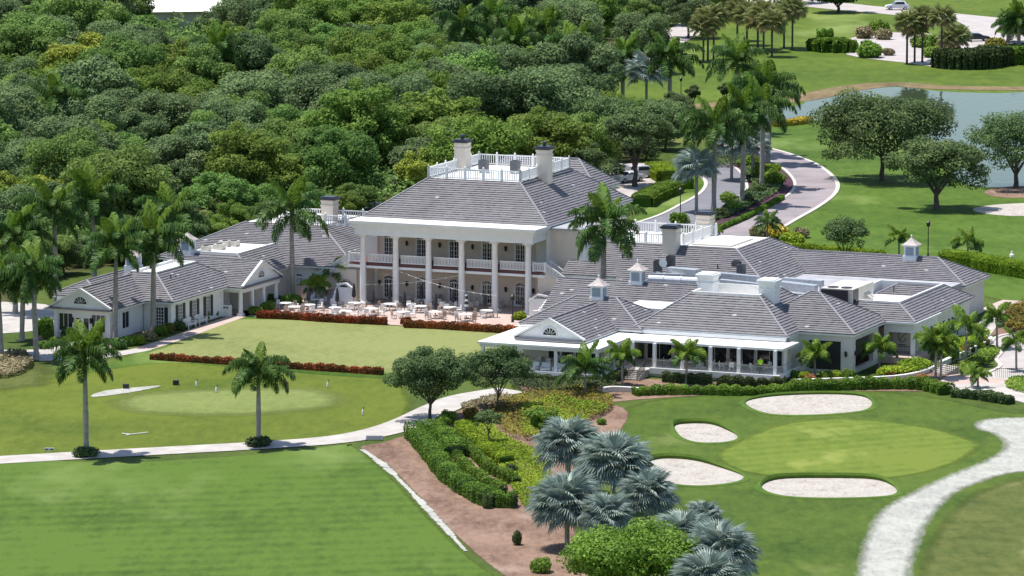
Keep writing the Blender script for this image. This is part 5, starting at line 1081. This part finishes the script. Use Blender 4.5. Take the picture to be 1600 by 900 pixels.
for x, y, s_, m_ in ((1138, 316, 1.3, 'hedge'), (1172, 262, 1.6, 'hedge'), (1195, 282, 1.9, 'hedge'), (1208, 290, 1.8, 'hedge'), (1183, 304, 1.4, 'dark'), (1145, 330, 1.3, 'hedge'), (1128, 340, 1.2, 'dark'), (1165, 320, 1.3, 'dark'), (1100, 345, 1.2, 'dark'), (1205, 274, 1.5, 'lime')): shrub((x, y), s_, s_ * 1.15, m_, 'rounded clipped bush on the driveway island', 'bushes on the driveway island', size=.12)
shrub((1062, 356), 1.5, 2.0, 'hedge', 'round dark bush between the lamp post and the roof terrace')
for x, y, s_, m_, lb in ((1215, 372, 1.7, 'yflow', 'bright yellow bush in the driveway shrub bed'), (1240, 384, 1.6, 'lime', 'lime bush at the right of the driveway shrub bed'), (1185, 372, 1.4, 'tan', 'tan grass clump in the driveway shrub bed'), (1225, 380, 1.1, 'dark', 'dark round bush in the driveway shrub bed'), (1252, 372, 1.2, 'tan', 'tan grass clump beside the yellow bush')): shrub((x, y), s_, s_ * 1.1, m_, lb)
for k, px in enumerate(((135, 713), (404, 697))): shrub(px, 1.45, .95, 'dark', ('dark grassy bush round the foot of the left cart path palm', 'dark grassy bush round the foot of the right cart path palm')[k])
for x, y, m_ in ((200, 540, 'hedge'), (215, 538, 'lime'), (232, 532, 'tan'), (188, 545, 'dark'), (250, 524, 'hedge'), (262, 520, 'rust'), (278, 516, 'dark'), (318, 500, 'hedge'), (340, 492, 'ixora'), (330, 496, 'dark')): shrub((x, y), .95, 1.1, m_, 'low shrub in the flower bed along the pavilion wall', 'shrubs along the pavilion wall')
for x, y in ((70, 545), (85, 540), (100, 538), (145, 544), (158, 542), (75, 530), (62, 520)): shrub((x, y), .8, .9, 'hedge', 'green shrub in front of the pavilion entrance', 'shrubs at the pavilion entrance')
hedge([(55, 522), (70, 522), (82, 522)], 2.5, 1.6, 'hedge', 'clipped hedge at the left end of the pavilion', .14)
for k, (u, v) in enumerate(((-18.9, -35.9), (-15.3, -35.9))): tag(put('topiary', crown_mesh('topiary', [(0, 0, .5, .32, .32, .5), (0, 0, 1.0, .22, .22, .45)], 500, .09, M['dark'], 77 + k, 0), None, W(u, v)), ('dark cone bush left of the pavilion door', 'dark cone bush right of the pavilion door')[k], 'shrub')
for x, y, s_, m_, lb in ((398, 492, .9, 'hedge', 'green bush at the left end of the long terrace hedge'), (418, 486, 1.0, 'hedge', 'bush beside the porch columns'), (455, 478, 1.3, 'bright', 'feathery bright bush left of the staircase'), (430, 476, 1.1, 'dark', 'dark bush beside the wing wall'), (445, 462, 1.4, 'dark', 'dark shrubs under the tall palm by the wing'), (418, 462, 1.2, 'hedge', 'leafy bush right of the porch gable'), (812, 500, .9, 'lime', 'yellow-green bush at the right end of the portico'), (848, 468, 1.2, 'hedge', 'leafy climber by the right staircase')): shrub((x, y), s_, s_ * 1.1, m_, lb)
for x, y, s_, lb in ((1358, 90, 2.6, 'spiky round clump in the far car park bed'), (1372, 55, 2.4, 'dark mound in the far car park bed'), (1350, 60, 2.0, 'pale grass clump left in the far car park bed'), (1380, 62, 1.8, 'pale grass clump right in the far car park bed'), (1389, 87, 1.2, 'small tan clump in the far car park'), (1450, 75, 2.2, 'green bush behind the car park palms'), (1436, 74, 1.8, 'second green bush behind the car park palms'), (1455, 90, 1.8, 'round bush beside the white parked car'), (1556, 80, 2.2, 'reddish bush above the tall hedge')): shrub((x, y), s_, s_ * 1.1, 'tan' if ('tan' in lb or 'pale' in lb) else 'rust' if 'reddish' in lb else 'hedge', lb, size=.16)
hedge([(1040, 190), (1075, 190), (1110, 186)], 1.6, .6, 'yflow', 'low bed of yellow flowers left of the driveway palms', .16); hedge([(1205, 198), (1240, 195), (1262, 191)], 1.8, .8, 'yflow', 'low bed of yellow flowers by the pond shore', .16)
for x, y, s_, lb in ((808, 852, .5, 'small conifer sapling in the open mulch'), (762, 795, .5, 'dark thin sapling in front of the outermost clipped hedge'), (940, 664, .55, 'round clipped bush by the mulch at the bunker side'), (700, 662, 1.0, 'leafy bush under the round cart path tree'), (690, 668, .9, 'second leafy bush under the cart path tree'), (735, 655, .9, 'spiky red-brown plant by the cart path trees'), (800, 740, .7, 'dark bush in the lime ground cover'), (845, 895, 1.0, 'green bush at the bottom edge of the mulch')): shrub((x, y), s_, s_ * (2.6 if 'sapling' in lb else 1.3), 'rust' if 'red-brown' in lb else 'dark' if ('dark' in lb or 'conifer' in lb) else 'hedge', lb)
# ================================================================== FURNITURE, MACHINES, VEHICLES, PEOPLE
M['canv'] = solid('dark_umbrella_canvas', (.03, .033, .04), .8, .2, 3)
M['grey'] = solid('grey_metal_unit', (.10, .105, .12), .5, .2, 4)
M['wfurn'] = solid('white_furniture', (.78, .77, .74), .5, .06, 2)
M['bfurn'] = solid('beige_chair_sling', (.36, .30, .25), .7, .15, 4)
def thing(mb, name, mat, loc, label, cat, group=None, rz=0.0): return tag(mb.obj(name, mat, None, loc, (0, 0, rz)), label, cat, group)
tt = MB().lathe([(.62, .70), (.64, .72), (.64, .75), (.05, .76)], 16).mesh('table_top', M['wfurn']); tl = MB().lathe([(.3, 0), (.28, .05), (.06, .1), (.05, .70)], 8).mesh('pedestal', M['wfurn'])
ch = MB().box(-.25, .25, -.25, .25, .40, .46).box(-.25, .25, .2, .27, .46, .92)
for x in (-.22, .22):
    for y in (-.21, .21): ch.box(x - .025, x + .025, y - .025, y + .025, 0, .40)
    ch.box(x - .03, x + .03, -.25, .25, .62, .66)
ch = ch.mesh('patio_chair', M['wfurn'])
ch2 = MB().box(-.25, .25, -.25, .25, .40, .46).box(-.25, .25, .2, .27, .46, .92)
for x in (-.22, .22):
    for y in (-.21, .21): ch2.box(x - .025, x + .025, y - .025, y + .025, 0, .40)
ch2 = ch2.mesh('patio_chair', M['bfurn'])
def table_set(p, z, n, lb_t, lb_c, gt, gc, sc=1.0):
    o = empty('patio_table', (p.x, p.y, z), 0, lb_t, 'table', gt); put('table_top', tt, o, sc=(sc, sc, 1)); put('pedestal', tl, o); a0 = rr.uniform(0, 6)
    for k in range(n):
        a = a0 + k * 2 * math.pi / n; d = .95 * sc * rr.uniform(.95, 1.15); wh_ = rr.random() < .5; c = put('patio_chair', ch if wh_ else ch2, None, (p.x + d * math.cos(a), p.y + d * math.sin(a), z), (0, 0, a - math.pi / 2 + rr.uniform(-.25, .25))); tag(c, ('white ' if wh_ else 'beige ') + lb_c, 'chair', gc)
TBL = [(492, 478), (483, 487), (524, 491.5), (554, 484), (581, 493), (609, 485.5), (630, 498), (657, 489), (446, 484), (670, 479), (688, 483), (680, 498), (703, 491), (728, 484), (727, 502), (760, 496), (640, 486), (540, 497), (460, 490)]
for x, y in TBL: table_set(G(x, y), .05, 4, 'round white table on the brick terrace in front of the portico', 'patio chair at a white table on the brick terrace', 'white tables on the brick terrace', 'chairs on the brick terrace', 1.15)
for x in (652, 700, 752, 803, 845):
    p = G(x - 22, 471 + (x - 640) * .055); table_set(p, .055, 2, 'small dark-shaded table under the portico roof', 'chair in the shade under the portico', 'tables under the portico', 'chairs under the portico', .7)
um = MB().cyl((0, 0, 0), (0, 0, 2.6), .035, n=6).lathe([(.3, 0), (.3, .08), (.05, .1)], 10).mesh('pole', M['black']); uc = MB().lathe([(.1, .95), (.24, 1.1), (.2, 1.8), (.1, 2.45), (.02, 2.6)], 8).mesh('canopy', M['canv'], True)
for x, y in ((482, 483), (527, 485), (553, 478), (583, 488), (632, 491), (659, 480), (681, 494), (708, 486), (758, 490), (609, 480)):
    o = empty('closed_umbrella', G(x, y, .05), 0, 'closed dark umbrella standing among the white terrace tables', 'umbrella', 'closed umbrellas on the terrace'); put('pole', um, o); put('canopy', uc, o)
o = empty('striped_umbrella', G(729, 498, .05), 0, 'closed black and white striped umbrella in the middle of the terrace', 'umbrella'); put('pole', um, o, sc=(1, 1, 1.25))
for k in range(6): put('canopy_band', MB().lathe([(.18, 1.35 + k * .3), (.26 - k * .03, 1.4 + k * .3), (.16 - k * .02, 1.63 + k * .3)], 8).mesh('canopy_band', M['canv'] if k % 2 else M['wfurn'], True), o)
# gabled restaurant terrace
for u, v in ((36.5, -39.5), (38.5, -38.2), (40.6, -39.4), (42.8, -38.3), (43.6, -40.6), (34.6, -38.4)): table_set(W(u, v), .855, 4, 'white table on the gabled restaurant terrace', 'chair on the gabled restaurant terrace', 'tables on the gabled terrace', 'chairs on the gabled terrace', .95)
for u, v in ((50, -33.4), (53, -33.2), (56, -33.4), (59.2, -33.3)): table_set(W(u, v), .825, 4, 'table behind the glass railing of the long veranda', 'chair behind the glass railing of the veranda', 'tables behind the glass railing', 'chairs behind the glass railing', .95)
lo_ = MB().box(-.45, .45, -.42, .42, .16, .36); lo_.quad((-.45, .3, .36), (.45, .3, .36), (.45, .55, .85), (-.45, .55, .85)).box(-.5, -.42, -.42, .45, .1, .55).box(.42, .5, -.42, .45, .1, .55).box(-.44, .44, .42, .56, .36, .86); lo_ = lo_.mesh('lounge_chair', M['wfurn'])
for u, d in ((36.2, .4), (37.8, -.3), (39.2, .3), (40.6, -.2), (42.0, .2)): tag(put('lounge_chair', lo_, None, W(u, -41.9, .855), (0, 0, -AL + d)), 'low white cushioned chair at the front edge of the gabled terrace', 'chair', 'lounge chairs on the gabled terrace')
# benches, cabinet
def bench(px, label):
    o = empty('garden_bench', G(*px), -AL + math.pi / 2, label, 'bench', 'white benches by the pavilion'); o.scale = (1.2, 1.2, 1.15)
    for k in range(4): MB().box(-.75, .75, -.25 + k * .13, -.14 + k * .13, .42, .46).obj('seat_slat', M['wfurn'], o)
    for k in range(3): MB().box(-.75, .75, .27, .32, .55 + k * .15, .66 + k * .15).obj('back_slat', M['wfurn'], o)
    for x in (-.72, .72):
        for y_ in (-.22, .29): MB().box(x - .04, x + .04, y_ - .04, y_ + .04, 0, .98 if y_ > 0 else .62).obj('leg', M['wfurn'], o)
        MB().box(x - .05, x + .05, -.27, .24, .62, .67).obj('armrest', M['wfurn'], o)
bench((297, 513), 'white slatted bench on the brick walk, nearer the picture'); bench((314, 507), 'white slatted bench on the brick walk, further from the camera')
o = empty('waste_cabinet', G(355, 494), -AL, 'white cabinet with dark openings beside the porch column', 'bin'); MB().box(-.45, .45, -.3, .3, 0, 1.25).obj('body', M['wfurn'], o); MB().box(-.3, -.05, -.32, -.301, .9, 1.08).box(.05, .3, -.32, -.301, .9, 1.08).obj('openings', M['black'], o, kind='stuff')
# lamp posts
def lamp(px, h_, label, p=None, group='black lamp posts'):
    o = empty('lamp_post', p or G(*px), 0, label, 'street lamp', group); MB().lathe([(.17, 0), (.15, .35), (.07, .5), (.055, h_ - .5)], 8).obj('post', M['black'], o); MB().lathe([(.05, 0), (.2, .05), (.24, .5), (.28, .52), (.06, .75)], 8, (0, 0, h_ - .5)).obj('lantern', M['black'], o)
lamp((1450, 402), 4.2, 'black lamp post on the lawn behind the back cupola'); lamp((1063, 346), 4.1, 'black lamp post beside the asphalt lane'); lamp((1064, 152), 3.0, 'black lamp post far off by the pond bank'); lamp((801, 504), 2.9, 'short black lamp post at the right end of the terrace')
for px, h_, lb in (((671, 82), 5.0, 'white pole left of the two among the far trees'), ((724, 72), 4.0, 'white pole right of the two among the far trees')): thing(MB().cyl((0, 0, 0), (0, 0, h_ * 1.7), .12, n=6), 'white_pole', M['wfurn'], G(*px), lb, 'pole')
# string lights
def string(a, b, sag, label):
    a = Vector(a); b = Vector(b); mb = MB(); p = a
    for i in range(1, 15):
        t = i / 14; q = a.lerp(b, t) - Vector((0, 0, sag * 4 * t * (1 - t))); mb.cyl(p - a, q - a, .018, n=4, cap=False); mb.lathe([(.01, -.13), (.05, -.1), (.05, -.03), (.01, 0)], 5, tuple(q - a)); p = q
    thing(mb, 'string_lights', M['wfurn'], tuple(a), label, 'string lights', 'string lights over the terrace')
string(W(4, -.4, 4.3), W(18.2, -5, 2.7), .5, 'string of bulbs falling from the second column to the right lamp'); string(W(11.9, -.4, 4.0), W(0, -.6, 2.4), .3, 'string of bulbs rising from the left column to the middle columns')
# roof machinery
def condenser(p, label, s_=.95, group='condensers on the roof deck', mt='grey'):
    o = empty('condenser_unit', p, -AL, label, 'air conditioner', group); MB().box(-s_ / 2, s_ / 2, -s_ / 2, s_ / 2, .25, 1.45).obj('casing', M[mt], o); MB().lathe([(.36, 1.45), (.36, 1.5), (.05, 1.52)], 12).obj('fan_guard', M['black'], o)
    for x in (-.4, .4): MB().box(x - .05, x + .05, -.42, .42, 0, .25).obj('foot', M['metal'], o)
condenser(W(8.1, 15.5, 13.59), 'dark condenser unit on the roof deck, left of the two'); condenser(W(11.7, 16.2, 13.59), 'dark condenser unit on the roof deck, right of the two')
o = empty('rooftop_unit', W(61.3, -12.4, 4.4), -AL, 'large cream rooftop air unit with dark grille behind the pavilion roof', 'air conditioner')
MB().box(-1.7, 1.7, -3.2, 3.6, .5, 2.7).obj('casing', M['ac'], o); MB().box(-1.72, 1.2, -3.5, -3.21, .7, 2.6).obj('grille', M['black'], o); MB().box(1.705, 1.74, -3.0, -1.4, .7, 2.6).obj('grille', M['black'], o)
for x in (-.8, .7): MB().lathe([(.6, 2.7), (.6, 2.78), (.1, 2.8)], 14, (x, -2.2, 0)).obj('fan_guard', M['black'], o)
for y_ in (.6, 1.5): MB().quad((1.7, y_, 1.9), (1.7, y_ + .7, 1.9), (2.5, y_ + .7, 1.3), (2.5, y_, 1.3)).quad((1.7, y_, 1.9), (2.5, y_, 1.3), (1.7, y_, 1.3)).quad((1.7, y_ + .7, 1.9), (1.7, y_ + .7, 1.3), (2.5, y_ + .7, 1.3)).obj('hood', M['ac'], o)
MB().box(-1.6, 1.6, -3.1, 3.5, 0, .5).obj('curb', M['metal'], o)
def duct(a, b, r_, label, box=False, name='roof_duct'):
    p = G(*a); q = G(*b); d = q - p; mb = MB()
    if box: mb.bar((0, 0, 0), d, r_ * 2, r_ * 1.6)
    else:
        mb.cyl((0, 0, 0), d, r_, n=12)
        for t in (.3, .65): c = d * t; mb.cyl(c - d.normalized() * .06, c + d.normalized() * .06, r_ * 1.12, n=12)
    for t in (.05, .95): c = d * t; mb.box(c.x - .1, c.x + .1, c.y - .1, c.y + .1, c.z - r_ - 1.2, c.z - r_ * .5)
    thing(mb, name, M['metal'], tuple(p), label, 'duct')
duct((1014, 436, 6.4), (1092, 440, 6.4), .45, 'long round silver duct between the roof cupola and white chimney'); duct((1018, 430, 6.3), (1088, 432, 6.3), .3, 'thinner silver duct behind the long round one', True)
duct((1045, 424, 6.6), (1090, 428, 6.6), .6, 'boxy silver duct behind the left white chimney', True); duct((1120, 430, 6.2), (1185, 436, 6.0), .4, 'boxy white duct between the two white chimneys', True); duct((1125, 440, 6.2), (1188, 447, 6.0), .35, 'lower white duct between the two white chimneys', True)
duct((1215, 445, 5.8), (1275, 452, 5.6), .55, 'blue-grey duct left of the large cream air unit', True); duct((1225, 438, 5.8), (1285, 443, 5.8), .4, 'pale duct running behind the large air unit', True)
for k, (x, y, z) in enumerate(((1028, 427, 6.4), (1048, 420, 6.8), (1150, 428, 6.4), (1158, 434, 6.3), (1120, 455, 6.3))): condenser(G(x, y, z - 1.2), 'grey box unit among the ducts on the restaurant roof', .8, 'box units among the roof ducts')
o = empty('satellite_dish', G(1035, 424, 5.9), .4, 'small pale round dish on the roof behind the cupola', 'dish'); MB().lathe([(.05, 0), (.3, .05), (.48, .16)], 14).obj('dish', M['wfurn'], o, (0, 0, .9), (R(75), 0, 0)); MB().cyl((0, 0, 0), (0, 0, .9), .04, n=6).obj('mast', M['metal'], o)
for k, (x, y, z, s_) in enumerate(((322, 400, 5.3, .9), (343, 397, 5.3, 1.1), (352, 392, 5.3, 1.2), (366, 392, 5.3, 1.0))): condenser(G(x, y + 4, z - .5), 'grey and white machine in the white roof well of the left wing', s_, 'machines in the left roof well', 'ac')
# garden walls and steps by the entry
def gwall(px, h_, label):
    c = smooth_open([G(x, y) for x, y in px], 6); org = c[0].copy(); c = [p - org for p in c]; b = MB(); t = MB()
    for p, q in zip(c, c[1:]): b.bar(p + Vector((0, 0, h_ / 2)), q + Vector((0, 0, h_ / 2)), .3, h_); t.bar(p + Vector((0, 0, h_ + .05)), q + Vector((0, 0, h_ + .05)), .42, .1)
    o = empty('garden_wall', org, 0, label, 'wall'); b.obj('wall', M['pale'], o); t.obj('coping', M['white'], o)
gwall([(1236, 600), (1300, 598), (1380, 595), (1425, 590), (1456, 580), (1452, 576)], .38, 'low curved white garden wall below the pavilion and entry porch'); gwall([(1470, 575), (1510, 556), (1546, 539), (1541, 533)], .6, 'curved white retaining wall right of the entry steps'); gwall([(940, 614), (960, 612), (1000, 614)], .45, 'low pale garden wall below the terrace steps')
o = empty('entry_steps', G(1466, 584), -AL - .6, 'pale steps with black railings leading up to the entry porch', 'steps')
for k in range(5): MB().box(-1.2, 1.2, k * .34, (k + 1) * .34, 0, .14 * (k + 1)).obj('step', M['conc'], o)
for x in (-1.25, 1.25):
    b = MB().bar((x, 0, 1.0), (x, 1.7, 1.7), .06, .05)
    for k in range(8): b.box(x - .02, x + .02, k * .24, k * .24 + .04, .1 + k * .08, 1.0 + k * .1)
    b.obj('railing', M['black'], o)
b = MB().bar((-1.4, 0, .95), (1.4, 0, .95), .05, .05)
for k in range(15): b.box(-1.4 + k * .2 - .015, -1.4 + k * .2 + .015, -.015, .015, 0, .95)
thing(b, 'metal_railing', M['black'], G(1577, 590), 'short black railing on the walk by the forecourt', 'railing')
# golf bits
def bag(px, label):
    o = empty('golf_bag', G(*px, .06), .3, label, 'golf bag', 'golf bags on the putting green'); o.scale = (.6, .6, .6); MB().cyl((0, 0, .05), (.18, .1, .9), .16, .15, 8).obj('bag', M['wfurn'], o)
    for k in range(4): MB().cyl((.16, .08, .85), (.24 + .05 * k, .1 - .06 * k, 1.2 + .04 * k), .025, n=5).obj('club', M['black'], o)
    for s_ in (-1, 1): MB().cyl((.12, .06, .75), (-.25, .25 * s_, 0), .015, n=5).obj('stand_leg', M['black'], o)
for px, lb in (((306, 604), 'white golf bag standing behind the putting green'), ((337, 613), 'white golf bag on the back edge of the putting green'), ((511, 605), 'dark-topped golf bag right of the putting green'), ((566, 648), 'golf bag on the grass near the cart path curve')): bag(px, lb)
for px, lb in (((197, 607), 'dark box at the end of the white sand strip'), ((275, 601), 'dark box behind the putting green')): thing(MB().box(-.3, .3, -.2, .2, 0, .4).box(-.32, .32, -.22, .22, .4, .45), 'supply_box', M['black'], G(*px, .05), lb, 'box')
thing(MB().bar((-1.0, .1, .05), (-.2, -.5, .05), .12, .06).bar((-.2, -.5, .05), (-.5, -1.0, .05), .12, .06).bar((-.2, -.5, .05), (1.4, .6, .05), .12, .06), 'white_marker', M['wfurn'], G(207, 678, .04), 'white Y-shaped marker lying on the grass before the putting green', 'marker')
o = empty('yard_sign', G(77, 706), 0, 'small low white sign with dark lettering beside the cart path', 'sign'); MB().box(-.45, .45, -.03, .03, .1, .38).obj('board', M['wfurn'], o); MB().box(-.38, -.08, -.04, -.031, .18, .3).box(.05, .38, -.04, -.031, .18, .3).obj('lettering', M['black'], o, kind='stuff')
for x in (-.35, .35): MB().box(x - .03, x + .03, -.02, .02, 0, .1).obj('leg', M['black'], o)
b = MB()
for k in range(6): b.box(-.7, .7, -1.2 + k * .4, -1.0 + k * .4, 0, .03)
thing(b.box(-.8, -.7, -1.3, 1.1, 0, .03).box(.7, .8, -1.3, 1.1, 0, .03), 'drain_grate', M['grey'], G(585, 684, .07), 'dark drain grate set in the cart path', 'drain')
o = empty('flagstick', G(445, 612, .05), 0, 'thin flagstick with small red flag on the putting green', 'flag'); MB().cyl((0, 0, 0), (0, 0, 1.0), .02, n=5).obj('stick', M['wfurn'], o); MB().quad((0, 0, .95), (.35, 0, .9), (.35, 0, .68), (0, 0, .7)).obj('flag', solid('red_flag', (.5, .05, .04)), o)
thing(MB().lathe([(.3, 0), (.28, .3), (.12, .5), (.1, .7), (.02, .8)], 10), 'white_marker', M['wfurn'], G(1581, 402), 'small white cone marker on the lawn above the clipped hedge', 'marker')
# cars
def car(px, head, col, label, suv=False, group=None, z=.07):
    o = empty('parked_car' if not suv or group else 'car', G(*px, z), head, label, 'car', group); h_ = 1.68 if suv else 1.42; L = 2.3; b = MB()
    prof = [(-L, .35), (-L, .78), (-L + .15, .95), (-1.75 if suv else -1.5, 1.0 if not suv else 1.05), (-1.5 if suv else -.85, h_ - .08), (-.6, h_), (.35, h_ - .03), (1.05, 1.0), (2.05, .86), (L, .68), (L, .35)]
    def yw(z_): return .9 if z_ < 1.02 else .9 - .26 * (z_ - 1.0) / .6
    n = len(prof)
    for s_ in (-1, 1):
        pts = [(p[0], s_ * yw(p[1]), p[1]) for p in prof]; b.quad(*(pts if s_ < 0 else pts[::-1]))
    for p, q in zip(prof, prof[1:] + prof[:1]): b.quad((p[0], -yw(p[1]), p[1]), (p[0], yw(p[1]), p[1]), (q[0], yw(q[1]), q[1]), (q[0], -yw(q[1]), q[1]))
    b.obj('body', solid('car_paint', col, .25, .04, 1, spec=.6), o)
    for s_ in (-1, 1):
        g = [(-1.35 if suv else -.85, 1.08), (-1.2 if suv else -.6, h_ - .14), (.25, h_ - .15), (.85, 1.08)]; pts = [(p[0], s_ * (yw(p[1]) + .012), p[1]) for p in g]; MB().quad(*pts).obj('side_window', M['glass'], o)
    for a, c in ((5, 0),): pass
    MB().quad((1.03, -.82, 1.03), (1.03, .82, 1.03), (.45, .68, h_ - .06), (.45, -.68, h_ - .06)).obj('windscreen', M['glass'], o, (.02, 0, .015))
    x0, x1 = (-1.72, -1.52) if suv else (-1.45, -.9); MB().quad((x0, .8, 1.06), (x0, -.8, 1.06), (x1, -.68, h_ - .12), (x1, .68, h_ - .12)).obj('rear_window', M['glass'], o, (-.025, 0, .02))
    for x in (-1.4, 1.4):
        for s_ in (-1, 1):
            t = MB().cyl((x, s_ * .72, .33), (x, s_ * .92, .33), .33, n=14).obj('wheel', M['black'], o); MB().cyl((x, s_ * .921, .33), (x, s_ * .935, .33), .2, n=10).obj('rim', M['metal'], t)
    for s_ in (-1, 1): MB().box(L - .02, L + .015, s_ * .72 - .16, s_ * .72 + .16, .62, .74).obj('headlight', M['wfurn'], o); MB().box(-L - .015, -L + .02, s_ * .74 - .13, s_ * .74 + .13, .74, .9).obj('tail_light', solid('red_lens', (.35, .02, .02), .3), o)
car((1402, 15), math.pi + .08, (.62, .63, .65), 'white sport utility car driving on the far road', True); car((1526, 64), .15, (.012, .016, .035), 'dark blue saloon at the far car park entrance')
car((1470, 101), math.pi - .2, (.7, .7, .7), 'white car half hidden by the tall hedge in the far car park'); car((966, 272), math.pi + .6, (.72, .72, .72), 'white car parked left of the oak trunk behind the clubhouse', False, 'cars parked behind the clubhouse'); car((1007, 277), .45, (.55, .56, .58), 'silver estate car parked right of the oak trunk behind the clubhouse', True, 'cars parked behind the clubhouse'); car((982, 284), math.pi + .7, (.75, .75, .75), 'white car parked nearest the clubhouse roof by the oak', False, 'cars parked behind the clubhouse')
car((575, 328), .4, (.7, .7, .7), 'white car glimpsed under the trees left of the main roof', False, 'cars under the trees')
# person on the veranda
p = W(*uv(1188, 584, .83), .83)
pe = empty('person', p, R(200), 'person in a bright yellow-green top standing behind the glass railing', 'person')
me = bpy.data.meshes.new('body'); J = [(0, 0, .95), (0, .01, 1.15), (0, 0, 1.38), (0, -.01, 1.5), (0, -.03, 1.62), (0, -.02, 1.74), (.19, 0, 1.40), (.25, .02, 1.15), (.23, -.1, .93), (.22, -.16, .84), (-.19, 0, 1.40), (-.25, .02, 1.15), (-.23, -.1, .93), (-.22, -.16, .84), (.1, 0, .9), (.11, -.02, .5), (.11, .02, .08), (.11, -.14, .04), (-.1, 0, .9), (-.11, .02, .5), (-.11, .05, .08), (-.11, -.11, .04)]
rad = [.15, .13, .15, .06, .085, .09, .07, .05, .04, .04, .07, .05, .04, .04, .1, .07, .05, .045, .1, .07, .05, .045]
ED = [(0, 1), (1, 2), (2, 3), (3, 4), (4, 5), (2, 6), (6, 7), (7, 8), (8, 9), (2, 10), (10, 11), (11, 12), (12, 13), (0, 14), (14, 15), (15, 16), (16, 17), (0, 18), (18, 19), (19, 20), (20, 21)]
me.from_pydata(J, ED, []); me.materials.append(solid('skin', (.42, .26, .18), .6)); po = put('body', me, pe); sk = po.modifiers.new('skin', 'SKIN')
for v_, q in zip(me.skin_vertices[0].data if me.skin_vertices else [], rad): v_.radius = (q, q)
if not me.skin_vertices:
    pass
else: me.skin_vertices[0].data[0].use_root = True
po.modifiers.new('sub', 'SUBSURF').levels = 1
M['hivis'] = solid('high_visibility_cloth', (.42, .80, .03), .7, .08, 3)
MB().lathe([(.2, .9), (.19, 1.1), (.21, 1.32), (.2, 1.42), (.09, 1.49)], 12).obj('shirt', M['hivis'], pe, smooth=True).scale = (1, .75, 1)
for s_ in (-1, 1): MB().cyl((s_ * .18, 0, 1.42), (s_ * .25, .02, 1.16), .085, .075, 8).obj('sleeve', M['hivis'], pe); MB().cyl((s_ * .1, 0, .95), (s_ * .11, .02, .1), .125, .085, 8).obj('trouser_leg', M['black'], pe)
MB().lathe([(.105, 1.66), (.11, 1.74), (.08, 1.83), (.02, 1.86)], 10).obj('hair', M['black'], pe, smooth=True)
